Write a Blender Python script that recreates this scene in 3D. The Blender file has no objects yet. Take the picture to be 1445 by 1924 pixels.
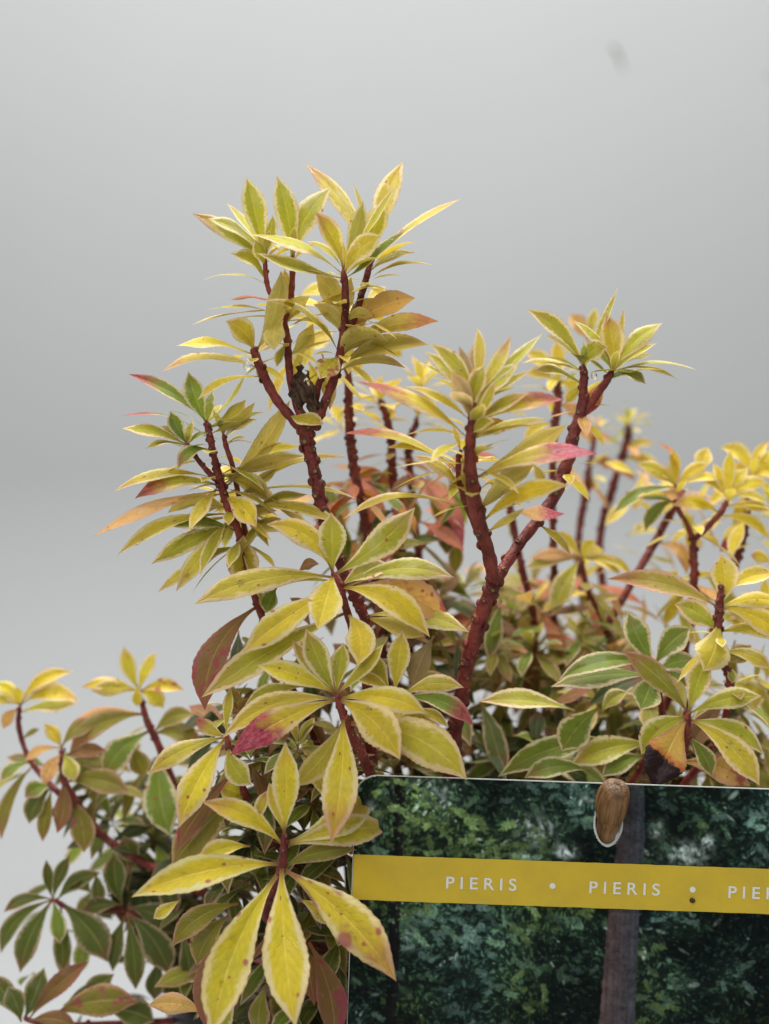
import bpy, math, random
import numpy as np
from mathutils import Vector, Matrix
random.seed(7); rng = np.random.default_rng(11)
S = bpy.context.scene; COL = S.collection
R = math.radians
# ------------------------------------------------------------------ camera, light, exposure
U = 0.000125                 # one unit of the layout plane in metres
CD = 2320.0                  # camera distance to the focal plane, in the same units
CZ = 0.262                   # camera height over the table
def P(px, py, d=0.0):
    k = (CD + d)/CD
    return Vector(((px-722.5)*U*k, d*U, CZ + (962-py)*U*k))
cam = bpy.data.cameras.new('camera'); co = bpy.data.objects.new('camera', cam); COL.objects.link(co)
co.location = (0, -CD*U, CZ); co.rotation_euler = (R(90), 0, 0)
cam.sensor_fit = 'VERTICAL'; cam.sensor_height = 24.0
cam.lens = 12.0*CD/962.0
cam.clip_start = 0.01; cam.clip_end = 50
cam.dof.use_dof = True; cam.dof.focus_distance = (CD-15)*U
cam.dof.aperture_fstop = cam.lens/5.6
S.camera = co
W = bpy.data.worlds.new('World'); S.world = W; W.use_nodes = True
bg = W.node_tree.nodes['Background']; bg.inputs[0].default_value = (0.70, 0.85, 1.0, 1); bg.inputs[1].default_value = 0.13
def area(name, loc, rot, sx, sy, e, c):
    l = bpy.data.lights.new(name, 'AREA'); l.shape = 'RECTANGLE'; l.size = sx; l.size_y = sy; l.energy = e; l.color = c
    o = bpy.data.objects.new(name, l); COL.objects.link(o); o.location = loc; o.rotation_euler = rot
    return o
area('overhead_softbox', (0.0, 0.18, CZ+1.0), (0, 0, 0), 1.3, 0.8, 37.0, (1.0, 0.985, 0.95))
area('front_fill', (-0.5, -1.25, CZ+0.75), (R(58), 0, R(-22)), 1.0, 1.0, 12.5, (1.0, 0.98, 0.95))  # added fill from the camera side, brightens the leaf fronts and label
S.view_settings.view_transform = 'Standard'; S.view_settings.look = 'None'
S.view_settings.gamma = 1; S.view_settings.use_curve_mapping = False; S.view_settings.exposure = 0.0
S.render.engine = 'CYCLES'; S.cycles.max_bounces = 10; S.cycles.transparent_max_bounces = 8

# ------------------------------------------------------------------ node helpers
class NT:
    def __init__(s, name):
        s.m = bpy.data.materials.new(name); s.m.use_nodes = True; s.t = s.m.node_tree; s.t.nodes.clear()
    def n(s, typ, **kw):
        nd = s.t.nodes.new(typ)
        for k, v in kw.items(): setattr(nd, k, v)
        return nd
    def put(s, sock, v):
        if hasattr(v, 'is_output'): s.t.links.new(v, sock)
        else: sock.default_value = v
    def ma(s, op, a, b=0.0, c=0.0, clamp=False):
        nd = s.n('ShaderNodeMath', operation=op, use_clamp=clamp)
        for i, v in enumerate((a, b, c)): s.put(nd.inputs[i], v)
        return nd.outputs[0]
    def ss(s, x, a, b):
        nd = s.n('ShaderNodeMapRange', interpolation_type='SMOOTHSTEP')
        s.put(nd.inputs[0], x); s.put(nd.inputs[1], a); s.put(nd.inputs[2], b)
        return nd.outputs[0]
    def mix(s, f, a, b, mode='MIX'):
        nd = s.n('ShaderNodeMix', data_type='RGBA', blend_type=mode)
        s.put(nd.inputs[0], f); s.put(nd.inputs[6], a if hasattr(a, 'is_output') else (*a, 1)[:4]); s.put(nd.inputs[7], b if hasattr(b, 'is_output') else (*b, 1)[:4])
        return nd.outputs[2]
    def noise(s, vec, sc, det=3, rough=0.55):
        nd = s.n('ShaderNodeTexNoise'); s.put(nd.inputs['Vector'], vec); nd.inputs['Scale'].default_value = sc
        nd.inputs['Detail'].default_value = det; nd.inputs['Roughness'].default_value = rough
        return nd.outputs[0]
    def xyz(s, x, y, z):
        nd = s.n('ShaderNodeCombineXYZ')
        for i, v in enumerate((x, y, z)): s.put(nd.inputs[i], v)
        return nd.outputs[0]
    def att(s, name): return s.n('ShaderNodeAttribute', attribute_name=name)
    def pr(s, col, rough=0.5, spec=0.5, **kw):
        b = s.n('ShaderNodeBsdfPrincipled'); s.put(b.inputs['Base Color'], col if hasattr(col, 'is_output') else (*col, 1)[:4])
        s.put(b.inputs['Roughness'], rough); s.put(b.inputs['Specular IOR Level'], spec)
        for k, v in kw.items(): s.put(b.inputs[k.replace('_', ' ')], v)
        return b
    def bump(s, h, st, dist=0.001):
        b = s.n('ShaderNodeBump'); b.inputs['Strength'].default_value = st; b.inputs['Distance'].default_value = dist
        s.put(b.inputs['Height'], h); return b.outputs[0]
    def out(s, sh):
        o = s.n('ShaderNodeOutputMaterial'); s.t.links.new(sh, o.inputs[0]); return s.m
    def obj(s): return s.n('ShaderNodeTexCoord').outputs['Object']

def leaf_material():
    k = NT('leaf')
    t = k.att('lt').outputs['Fac']; v = k.att('lv').outputs['Fac']
    cc = k.att('cc').outputs['Color']; cma = k.att('cm'); cm = cma.outputs['Color']
    pa = k.att('pa'); sp = k.n('ShaderNodeSeparateColor'); k.t.links.new(pa.outputs['Color'], sp.inputs[0])
    tip, spot, seed, burn = sp.outputs[0], sp.outputs[1], sp.outputs[2], pa.outputs['Alpha']
    seed50 = k.ma('MULTIPLY', seed, 60.0)
    vec = k.xyz(k.ma('MULTIPLY', t, 3.6), k.ma('MULTIPLY', v, 0.6), seed50)
    nA = k.noise(vec, 1.6, 4); nB = k.noise(vec, 5.5, 4, 0.6); nC = k.noise(vec, 22.0, 3, 0.6)
    av = k.ma('ABSOLUTE', v)
    # centre with mottling and paler veins
    col = k.mix(k.ss(nB, 0.25, 0.8), cc, k.mix(1.0, cc, (1.2, 1.18, 1.3), 'MULTIPLY'))
    col = k.mix(k.ma('MULTIPLY', k.ss(nA, 0.45, 0.75), 0.35), col, k.mix(1.0, cc, (0.62, 0.75, 0.5), 'MULTIPLY'))
    # side veins
    ph = k.ma('SUBTRACT', k.ma('MULTIPLY', t, 78.0), k.ma('MULTIPLY', av, 17.0))
    ph = k.ma('ADD', ph, k.ma('MULTIPLY', nB, 9.0))
    vein = k.ss(k.ma('SINE', ph), 0.55, 1.0)
    fadev = k.ss(av, 0.95, 0.5)
    col = k.mix(k.ma('MULTIPLY', k.ma('MULTIPLY', vein, fadev), 0.11), col, k.mix(1.0, col, (0.50, 0.62, 0.40), 'MULTIPLY'))
    mid = k.ss(av, 0.085, 0.03)
    col = k.mix(k.ma('MULTIPLY', mid, 0.45), col, k.mix(0.35, k.mix(1.0, col, (1.6, 1.5, 2.0), 'MULTIPLY'), (0.80, 0.68, 0.26)))
    # cream margin, irregular
    e = k.ma('ADD', av, k.ma('ADD', k.ma('MULTIPLY', k.ma('SUBTRACT', nB, 0.5), 0.62), k.ma('MULTIPLY', k.ma('SUBTRACT', nA, 0.5), 0.45)))
    e = k.ma('ADD', e, k.ma('MULTIPLY', k.ss(t, 0.78, 1.0), 0.55))
    e = k.ma('SUBTRACT', e, cma.outputs['Alpha'])
    col = k.mix(k.ss(e, 0.56, 0.82), col, cm)
    # red base of the stalk
    col = k.mix(k.ma('MULTIPLY', k.ss(t, 0.17, 0.02), 0.85), col, (0.30, 0.12, 0.05))
    # tip blush
    blush = k.ma('MULTIPLY', k.ss(k.ma('ADD', t, k.ma('MULTIPLY', k.ma('SUBTRACT', nA, 0.5), 0.5)), k.ma('SUBTRACT', 0.64, k.ma('MULTIPLY', tip, 0.16)), k.ma('SUBTRACT', 0.97, k.ma('MULTIPLY', tip, 0.16))), tip, clamp=True)
    col = k.mix(blush, col, k.mix(k.ss(nB, 0.4, 0.6), (0.60, 0.10, 0.13), (0.30, 0.03, 0.07)))
    edge_p = k.ma('MULTIPLY', k.ss(av, 0.86, 1.0), k.ma('MULTIPLY', k.ss(nA, 0.38, 0.62), 0.6))
    col = k.mix(edge_p, col, (0.62, 0.30, 0.18))
    # wine red spots
    vo = k.n('ShaderNodeTexVoronoi', voronoi_dimensions='2D'); vo.inputs['Scale'].default_value = 2.3
    k.put(vo.inputs['Vector'], k.xyz(k.ma('ADD', k.ma('MULTIPLY', t, 3.6), seed50), k.ma('ADD', k.ma('MULTIPLY', v, 0.55), k.ma('MULTIPLY', nB, 0.08)), seed50))
    sc = k.n('ShaderNodeSeparateColor'); k.t.links.new(vo.outputs['Color'], sc.inputs[0])
    on = k.ss(sc.outputs[0], k.ma('SUBTRACT', 1.0, k.ma('MULTIPLY', spot, 0.50)), k.ma('SUBTRACT', 1.02, k.ma('MULTIPLY', spot, 0.50)))
    rad = k.ma('ADD', 0.08, k.ma('MULTIPLY', k.ma('MULTIPLY', sc.outputs[1], sc.outputs[1]), 0.17))
    sm = k.ma('MULTIPLY', on, k.ss(k.ma('ADD', vo.outputs['Distance'], k.ma('MULTIPLY', k.ma('SUBTRACT', nC, 0.5), 0.12)), rad, k.ma('MULTIPLY', rad, 0.35)))
    n2 = k.noise(k.xyz(k.ma('MULTIPLY', t, 3.6), k.ma('MULTIPLY', v, 0.6), k.ma('ADD', seed50, 9.3)), 1.5, 2, 0.5)
    sm = k.ma('MAXIMUM', sm, k.ma('MULTIPLY', k.ss(n2, 0.52, 0.66), k.ss(spot, 0.7, 0.9)))
    col = k.mix(k.ma('MULTIPLY', sm, 0.78), col, (0.40, 0.035, 0.075))
    sp2 = k.ma('MULTIPLY', k.ss(nC, 0.70, 0.76), k.ss(spot, 0.0, 0.5))
    col = k.mix(k.ma('MULTIPLY', sp2, 0.7), col, (0.11, 0.05, 0.03))
    # scorched end
    bt = k.ma('ADD', k.ma('ADD', t, k.ma('MULTIPLY', v, -0.07)), k.ma('MULTIPLY', k.ma('SUBTRACT', nB, 0.5), 0.18))
    col = k.mix(k.ma('MULTIPLY', k.ss(bt, 0.46, 0.60), burn), col, (0.62, 0.20, 0.05))
    bm = k.ma('MULTIPLY', k.ss(bt, 0.58, 0.62), burn)
    col = k.mix(bm, col, (0.030, 0.012, 0.014))
    # underside: paler, matter
    geo = k.n('ShaderNodeNewGeometry')
    bf = geo.outputs['Backfacing']
    under = k.mix(0.30, col, (0.44, 0.38, 0.15))
    colf = k.mix(bf, col, under)
    hb = k.ma('ADD', k.ma('MULTIPLY', vein, -0.35), k.ma('MULTIPLY', nC, 0.8))
    hb = k.ma('ADD', hb, k.ma('MULTIPLY', mid, -0.8))
    nb = k.bump(hb, 0.5, 0.0004)
    nw = k.bump(k.noise(vec, 30.0, 2, 0.5), 1.0, 0.0011)
    ro = k.ma('ADD', k.ma('ADD', 0.30, k.ma('MULTIPLY', nB, 0.22)), k.ma('MULTIPLY', bf, 0.2))
    wet = k.ma('MULTIPLY', k.ss(n2, 0.46, 0.60), k.ma('SUBTRACT', 0.9, k.ma('MULTIPLY', bf, 0.85)))
    b = k.pr(colf, ro, 0.32, Normal=nb, Coat_Weight=wet, Coat_Roughness=0.10, Coat_Normal=nw)
    tr = k.n('ShaderNodeBsdfTranslucent'); k.t.links.new(k.mix(1.0, colf, (1.0, 0.97, 0.62), 'MULTIPLY'), tr.inputs[0])
    mx = k.n('ShaderNodeMixShader'); k.put(mx.inputs[0], 0.34); k.t.links.new(b.outputs[0], mx.inputs[1]); k.t.links.new(tr.outputs[0], mx.inputs[2])
    return k.out(mx.outputs[0])

def stem_material():
    k = NT('stem_bark'); ob = k.obj(); s = k.att('scar').outputs['Fac']
    n1 = k.noise(ob, 180, 4); n2 = k.noise(ob, 900, 4, 0.65)
    c = k.mix(k.ss(n1, 0.35, 0.7), (0.135, 0.015, 0.013), (0.29, 0.048, 0.032))
    c = k.mix(k.ma('MULTIPLY', k.ss(n2, 0.55, 0.75), 0.6), c, (0.30, 0.12, 0.06))
    c = k.mix(k.ma('MULTIPLY', k.ss(n2, 0.42, 0.25), 0.6), c, (0.06, 0.012, 0.012))
    c = k.mix(k.ss(s, 0.25, 0.45), c, (0.07, 0.03, 0.02)); c = k.mix(k.ss(s, 0.6, 0.9), c, (0.36, 0.20, 0.07))
    b = k.pr(c, 0.42, 0.4, Normal=k.bump(k.ma('ADD', n2, k.ma('MULTIPLY', n1, 1.5)), 0.9, 0.0008)); return k.out(b.outputs[0])

def simple(name, c1, c2, sc, rough=0.6, bump=0.3, dist=0.0004, spec=0.4, **kw):
    k = NT(name); ob = k.obj(); n = k.noise(ob, sc, 5, 0.6)
    b = k.pr(k.mix(k.ss(n, 0.3, 0.7), c1, c2), rough, spec, Normal=k.bump(n, bump, dist), **kw); return k.out(b.outputs[0])
M_LEAF = leaf_material(); M_STEM = stem_material()
M_DEAD = simple('withered_leaf', (0.030, 0.016, 0.010), (0.14, 0.075, 0.042), 420, 0.7, 0.8)
M_POT = simple('black_plastic', (0.008, 0.008, 0.009), (0.014, 0.014, 0.015), 60, 0.38, 0.1)
M_SOIL = simple('potting_soil', (0.012, 0.008, 0.006), (0.05, 0.032, 0.02), 300, 0.95, 1.0, 0.003)
M_EDGE = simple('card_white', (0.46, 0.49, 0.46), (0.60, 0.62, 0.59), 200, 0.5, 0.1)
M_INK = simple('white_ink', (0.74, 0.74, 0.70), (0.80, 0.80, 0.76), 900, 0.45, 0.05)
M_SPECK = simple('dirt', (0.02, 0.012, 0.008), (0.06, 0.03, 0.015), 900, 0.8, 0.8)
M_FLECK = simple('dry_fibre', (0.008, 0.007, 0.004), (0.03, 0.026, 0.016), 300, 0.8, 0.4)
M_BACK = simple('matt_white_board', (0.290, 0.299, 0.303), (0.298, 0.307, 0.311), 3, 0.9, 0.02, 0.0005, 0.15)

# ------------------------------------------------------------------ object helpers
def mesh_obj(name, verts, faces, mat, parent=None, smooth=True, atts=None):
    me = bpy.data.meshes.new(name); me.from_pydata([tuple(v) for v in verts], [], faces); me.update()
    if smooth: me.polygons.foreach_set('use_smooth', [True]*len(me.polygons))
    for an, (ty, data) in (atts or {}).items():
        a = me.attributes.new(an, ty, 'POINT')
        a.data.foreach_set('color' if ty == 'FLOAT_COLOR' else 'value', np.asarray(data, dtype=np.float32).ravel())
    me.materials.append(mat)
    o = bpy.data.objects.new(name, me); COL.objects.link(o)
    if parent: o.parent = parent
    return o
def empty(name, loc):
    o = bpy.data.objects.new(name, None); o.empty_display_size = 0.01; COL.objects.link(o); o.location = loc; return o
def tag(o, label=None, cat=None, group=None, kind=None):
    for a, b in (('label', label), ('category', cat), ('group', group), ('kind', kind)):
        if b: o[a] = b
    return o

# ------------------------------------------------------------------ backdrop sweep
def backdrop():
    yw, rad = 0.86, 0.30
    prof = [(-1.2, 0.0), (0.0, 0.0)] + [(yw-rad+rad*math.sin(a), rad-rad*math.cos(a)) for a in np.linspace(0, math.pi/2, 40)] + [(yw, 0.8), (yw, 1.9)]
    vs = []; fs = []
    for y, z in prof: vs += [(-1.8, y, z), (1.8, y, z)]
    for i in range(len(prof)-1): fs.append((2*i, 2*i+1, 2*i+3, 2*i+2))
    tag(mesh_obj('backdrop', vs, fs, M_BACK), 'pale grey white seamless backdrop curving up from the table behind the plant', 'backdrop', kind='structure')
backdrop()
YW = 0.86
def fleck(px, py, pts, rr, label):
    d = (YW-0.0006)/U
    vs, fs = [], []
    c0 = P(px, py, d)
    for i, (dx, dy, r) in enumerate(pts):
        c = P(px+dx, py+dy, d)
        for j in range(8):
            a = j*math.pi/4
            vs.append((c.x+r*U*3.3*math.cos(a), c.y-r*U*1.0*math.sin(a), c.z))
    for i in range(len(pts)-1):
        for j in range(8):
            fs.append((i*8+j, i*8+(j+1) % 8, i*8+8+(j+1) % 8, i*8+8+j))
    fs.append(tuple(range(8))[::-1]); fs.append(tuple(range(len(vs)-8, len(vs))))
    o = mesh_obj('plant_fibre', [Vector(v)-c0 for v in vs], fs, M_FLECK); o.location = c0
    tag(o, label, 'debris', 'bits of debris stuck to the backdrop')
fleck(1160, 105, [(-10, -18, 1.2), (-7, -15, 4.5), (-2, -10, 4.2), (1, -3, 2.0), (4, 5, 2.0), (8, 14, 2.0), (11, 21, 1.6), (10, 25, 0.8)], 1, 'thin curved brown fibre with a dark head stuck high on the backdrop')
fleck(1443, 140, [(-4, -3, 0.8), (0, 0, 1.8), (5, 3, 1.6), (9, 5, 0.5)], 1, 'tiny brown speck on the backdrop cut by the right photo edge')

# ------------------------------------------------------------------ pot
PC = P(770, 962, 610); RIM_Z = 0.130; PR = 0.071
def pot():
    root = empty('plant_pot', (PC.x, PC.y, 0))
    def lathe(name, prof, mat, seg=64):
        vs = []; fs = []
        for r, z in prof:
            for j in range(seg):
                a = 2*math.pi*j/seg; vs.append((r*math.cos(a), r*math.sin(a), z))
        for i in range(len(prof)-1):
            for j in range(seg): fs.append((i*seg+j, i*seg+(j+1) % seg, (i+1)*seg+(j+1) % seg, (i+1)*seg+j))
        return mesh_obj(name, vs, fs, mat, root)
    lathe('pot_wall', [(0.001, 0.002), (0.050, 0.001), (0.052, 0.003), (PR-0.004, RIM_Z-0.014), (PR-0.006, RIM_Z-0.014), (0.051, 0.006), (0.001, 0.005)], M_POT)
    lathe('rim', [(PR-0.0035, RIM_Z-0.016), (PR, RIM_Z-0.014), (PR+0.0005, RIM_Z-0.001), (PR-0.0005, RIM_Z), (PR-0.003, RIM_Z-0.001), (PR-0.0055, RIM_Z-0.0135)], M_POT)
    vs = [(0, 0, RIM_Z-0.014)]; fs = []; n = 14; seg = 60
    for i in range(1, n+1):
        for j in range(seg):
            a = 2*math.pi*j/seg; r = (PR-0.0062)*i/n
            vs.append((r*math.cos(a), r*math.sin(a), RIM_Z-0.015+rng.uniform(0, 0.003)*(i < n)))
    for j in range(seg): fs.append((0, 1+j, 1+(j+1) % seg))
    for i in range(n-1):
        for j in range(seg): fs.append((1+i*seg+j, 1+(i+1)*seg+j, 1+(i+1)*seg+(j+1) % seg, 1+i*seg+(j+1) % seg))
    mesh_obj('soil', vs, fs, M_SOIL, root)
    tag(root, 'round black plastic nursery pot half hidden under the lowest leaves', 'plant pot')
pot()

# ------------------------------------------------------------------ the plant: leaves and stems
ROOT = Vector((PC.x, PC.y, RIM_Z-0.014))
plant = empty('pieris_shrub', ROOT)
tag(plant, 'variegated pieris shrub with red stems and yellow green cream edged leaves in a black pot', 'shrub')
TT = np.array([0, .05, .10, .16, .25, .36, .48, .58, .68, .78, .86, .92, .965, 1.0])
TW = np.array([.11, .10, .125, .22, .42, .67, .90, 1.0, .96, .77, .50, .27, .11, .0])
PAL = {  # centre, margin, margin set back towards the edge
 'q': ((.42, .35, .055), (.78, .48, .32), 0), 'Y': ((.72, .56, .032), (.90, .73, .36), 0), 'y': ((.60, .48, .042), (.88, .72, .38), 0),
 'g': ((.46, .43, .036), (.88, .72, .41), 0), 'G': ((.20, .27, .030), (.74, .65, .40), .06),
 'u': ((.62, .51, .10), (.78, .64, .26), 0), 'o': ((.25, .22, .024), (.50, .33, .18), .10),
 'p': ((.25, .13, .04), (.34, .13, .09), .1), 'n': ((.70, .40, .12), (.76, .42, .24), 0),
 'd': ((.105, .130, .020), (.42, .34, .20), .10), 'e': ((.040, .062, .013), (.10, .10, .03), .12), 'v': ((.48, .34, .20), (.76, .52, .40), 0),  # e: shade of the dense interior put into the leaf colour
 'b': ((.28, .17, .09), (.30, .20, .12), 0), 'R': ((.58, .20, .09), (.50, .10, .08), .1), 'k': ((.64, .40, .08), (.62, .30, .12), .1)}
class Bag:
    def __init__(s): s.v = []; s.f = []; s.t = []; s.vv = []; s.cc = []; s.cm = []; s.pa = []
    def build(s, name, parent):
        return mesh_obj(name, s.v, s.f, M_LEAF, parent, atts={'lt': ('FLOAT', s.t), 'lv': ('FLOAT', s.vv), 'cc': ('FLOAT_COLOR', s.cc), 'cm': ('FLOAT_COLOR', s.cm), 'pa': ('FLOAT_COLOR', s.pa)})
def leaf(bag, p0, p1, p2, wid, N, typ, fine=False, fold=None):
    """blade along a bent midline p0-p1-p2, wid metres wide, upper side towards N"""
    parts = typ.split(':'); c, m, ms = PAL[parts[0]]
    tip = spot = 0.0
    for q in parts[1:]:
        if q[0] == 't': tip = {'0': 0, '1': .45, '2': .85, '3': 1.25}[q[1]]
        if q[0] == 's': spot = {'1': .55, '2': .68, '3': .9}[q[1]]
    if not any(q[0] == 't' for q in parts[1:]): tip = random.uniform(0, .3)
    if not any(q[0] == 's' for q in parts[1:]): spot = random.choice((0, .1, .25, .35, .45))
    g = random.uniform(.88, 1.1); gg = random.uniform(.95, 1.06)
    c = (c[0]*g, c[1]*g*gg, c[2]*g); m = tuple(x*random.uniform(.93, 1.05) for x in m)
    nu, nv = (42, 8) if fine else (18, 6)
    fold = random.uniform(.12, .42) if fold is None else fold
    ph = random.uniform(0, 6.28); wav = random.uniform(.02, .07); sd = random.random(); jit = random.uniform(-.03, .03)
    p0, p1, p2, N = map(Vector, (p0, p1, p2, N))
    L = (p1-p0).length+(p2-p1).length
    base = len(bag.v); teeth = random.randint(14, 19)
    curl = random.uniform(-.08, .42)
    for i in range(nu+1):
        t = i/nu
        c0 = p0*(1-t)**2+p1*2*t*(1-t)+p2*t*t
        tg = ((p1-p0)*(1-t)+(p2-p1)*t).normalized()
        n = (N-tg*N.dot(tg)); n = n.normalized() if n.length > 1e-6 else Vector((0, 0, 1))
        b = n.cross(tg)
        hw = np.interp(min(1, max(0, t+jit*math.sin(t*math.pi))), TT, TW)*wid*.5
        hw = max(hw, min(.00028, .05*wid)*(1-t**8))
        for j in range(nv+1):
            v = -1+2*j/nv
            h = hw
            if fine and abs(v) > .99 and .3 < t < .97:
                h = hw*(1+.085*((t*teeth+.3*(v > 0)) % 1.0-.5))
            x = v*h
            off = fold*abs(x)-curl*(abs(v)**3)*h*.8+wav*wid*abs(v)*math.sin(t*9+ph+v)*math.sin(t*math.pi)
            bag.v.append(c0+b*x+n*off-ROOT)
            bag.t.append(t); bag.vv.append(v); bag.cc.append((*c, 1)); bag.cm.append((*m, ms)); bag.pa.append((tip, spot, sd, 1.0 if parts[0] == 'k' else 0.0))
    for i in range(nu):
        for j in range(nv):
            a = base+i*(nv+1)+j; bag.f.append((a, a+nv+1, a+nv+2, a+1))
FOLIAGE = Bag(); NARROW = (20, 10, 35, -172, -80)
def leaf_px(bag, D0, bx, by, tx, ty, w, r, bow, db, dz, typ, fine=False):
    cs = min(((q[0]-bx)**2+(q[1]-by)**2+(.25*(q[2]-D0-db))**2, q) for q in AXES)
    if D0 in NARROW: w *= .86
    if cs[0] < 46**2 and (cs[1][0]-tx)**2+(cs[1][1]-ty)**2 > .5*((bx-tx)**2+(by-ty)**2):
        bx, by = bx+(cs[1][0]-bx)*.93, by+(cs[1][1]-by)*.93
        nd = cs[1][2]-D0; dz = dz+(db-nd)*.8; db = nd
    dx, dy = tx-bx, ty-by; L = math.hypot(dx, dy)
    nx, ny = -dy/L, dx/L
    if ny > 0 or (abs(ny) < .05 and nx < 0): nx, ny = -nx, -ny
    d0 = D0+db; d1 = d0+dz
    a = P(bx, by, d0); c = P(tx, ty, d1)
    ax = (c-a).normalized(); n0 = Vector((0, -1, 0)); n0 = (n0-ax*n0.dot(ax)).normalized()
    m = ax.cross(n0)
    if m.z < 0 or (abs(m.z) < .05 and m.x < 0): m = -m
    N = n0*math.cos(R(r))+m*math.sin(R(r))
    b = P((bx+tx)/2+nx*bow*2, (by+ty)/2+ny*bow*2, (d0+d1)/2)
    b = b+N*(.10*(c-a).length*max(0.0, math.cos(R(r))))
    k = (CD+d0)/CD*U
    leaf(bag, a, b, c, .95*w*k/max(.42, abs(math.cos(R(r)))), N, typ, fine)
def rosette(px, py, d, n, L, types, tilt=(0, 0, 1), el=(75, -15), droop=.12, wr=.30, seed=0):
    rs = random.Random(seed or int(px*7+py)); st = random.getstate(); random.seed(seed or int(px*7+py))
    c = P(px, py, d); k = (CD+d)/CD*U; ax = Vector(tilt).normalized()
    q = Vector((0, 0, 1)).rotation_difference(ax)
    for i in range(n):
        f = i/max(1, n-1); az = i*2.4+rs.uniform(-.3, .3); e = R(el[0]+(el[1]-el[0])*f+rs.uniform(-9, 9))
        l = L*k*(.62+.38*min(1, f*1.6))*rs.uniform(.85, 1.12)
        dr = q @ Vector((math.cos(az)*math.cos(e), math.sin(az)*math.cos(e), math.sin(e)))
        side = q @ Vector((math.cos(az), math.sin(az), 0)); up = dr.cross(side.cross(ax)); up = (ax-dr*ax.dot(dr))
        if up.length < .05: up = -side
        up.normalize()
        p0 = c-ax*(f*.16*L*k); p2 = p0+dr*l-ax*(droop*l)
        leaf(FOLIAGE, p0, p0+dr*l*.5+up*l*.09, p2, l*wr*rs.uniform(.85, 1.15), up, rs.choice(types))
    random.setstate(st)

AXES = []
def catmull(pts, m=7):
    pts = [np.array(p, float) for p in pts]; pts = [2*pts[0]-pts[1]]+pts+[2*pts[-1]-pts[-2]]
    out = []
    for i in range(1, len(pts)-2):
        a, b, c, d = pts[i-1:i+3]
        for s in range(m):
            t = s/m
            out.append(.5*((2*b)+(-a+c)*t+(2*a-5*b+4*c-d)*t*t+(-a+3*b-3*c+d)*t**3))
    out.append(pts[-2]); return out
def stem(pts, scars=1.0, name='stem'):
    """pts: (px, py, depth, radius)"""
    pp = catmull(pts); seg = 10; AXES.extend(tuple(q[:3]) for q in pp if q[1] < 1700); vs = []; fs = []; sc = []
    W3 = [P(p[0], p[1], p[2]) for p in pp]; rad = [.82*max(1.5, p[3])*U*(CD+p[2])/CD for p in pp]
    ref = Vector((0.2, 1, .1)); n = len(pp); ph = random.uniform(0, 6)
    for i in range(n):
        tg = (W3[min(i+1, n-1)]-W3[max(i-1, 0)]).normalized(); b = tg.cross(ref).normalized(); c = b.cross(tg)
        rr = rad[i]*(1+.07*math.sin(i*1.9+ph)+random.uniform(-.05, .05))
        if i == n-1: rr *= .45
        if i == n-2: rr *= .8
        for j in range(seg):
            a = 2*math.pi*j/seg; r2 = rr*(1+.06*math.sin(3*a+i*.8))
            vs.append(W3[i]+(b*math.cos(a)+c*math.sin(a))*r2); sc.append(0)
    for i in range(n-1):
        for j in range(seg): fs.append((i*seg+j, i*seg+(j+1) % seg, (i+1)*seg+(j+1) % seg, (i+1)*seg+j))
    fs.append(tuple(range(seg))[::-1]); fs.append(tuple(range((n-1)*seg, n*seg)))
    # leaf scars: little raised ochre cups winding round the stem
    ln = sum((W3[i+1]-W3[i]).length for i in range(n-1)); cnt = int(ln/(19*U)*scars)
    for q in range(cnt):
        if random.random() < .15: continue
        f = (q+.5+random.uniform(-.3, .3))/cnt*(n-1); i = min(int(f), n-2); u = f-i
        cpt = W3[i].lerp(W3[i+1], u); tg = (W3[i+1]-W3[i]).normalized(); b = tg.cross(ref).normalized(); c = b.cross(tg)
        a = q*2.4+ph; o = b*math.cos(a)+c*math.sin(a); s = tg.cross(o); rr = rad[i]
        cen = cpt+o*rr*.93; hr = min(rr*.60, 7.5*U)*random.uniform(.7, 1.15)
        k0 = len(vs)
        for (fr, fo, val) in ((1.5, -.25, 0.0), (1.0, .55, .35), (.62, .75, .5), (.45, .45, 1.0)):
            for j in range(8):
                t = j*math.pi/4; vs.append(cen+(s*math.cos(t)*fr+tg*math.sin(t)*fr*.9)*hr+o*fo*hr); sc.append(val)
        vs.append(cen+o*.32*hr); sc.append(1.0)
        for g in range(3):
            for j in range(8): fs.append((k0+g*8+j, k0+g*8+(j+1) % 8, k0+g*8+8+(j+1) % 8, k0+g*8+8+j))
        for j in range(8): fs.append((k0+24+j, k0+24+(j+1) % 8, k0+32))
    return mesh_obj(name, [v-ROOT for v in vs], fs, M_STEM, plant, atts={'scar': ('FLOAT', sc)})
#STEMS
ST = {}
ST['A'] = stem([(745, 1830, 520, 13), (715, 1560, 260, 13), (692, 1340, 120, 12), (690, 1190, 60, 12), (672, 1130, 45, 13), (640, 1060, 35, 13), (607, 965, 20, 14), (592, 890, 10, 14), (577, 830, 5, 16), (574, 790, 0, 20)])
ST['AL'] = stem([(572, 808, 3, 14), (530, 765, 0, 11), (500, 715, 0, 11), (482, 672, -5, 10), (476, 652, -8, 9)])
ST['AM'] = stem([(573, 800, 4, 12), (552, 740, 8, 10), (543, 690, 8, 9), (540, 640, 8, 9), (530, 595, 6, 10)], .6)
ST['AMa'] = stem([(532, 605, 8, 8), (522, 575, 10, 6), (505, 545, 10, 6), (499, 510, 8, 6), (498, 480, 4, 5)], .4)
ST['AMb'] = stem([(533, 605, 6, 8), (545, 570, 10, 8), (549, 530, 10, 7), (550, 470, 8, 6)], .4)
ST['AR'] = stem([(585, 805, 5, 14), (605, 770, 2, 11), (628, 710, -5, 11), (640, 660, -12, 10), (648, 600, -20, 9), (649, 550, -28, 9), (645, 505, -35, 7)])
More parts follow.
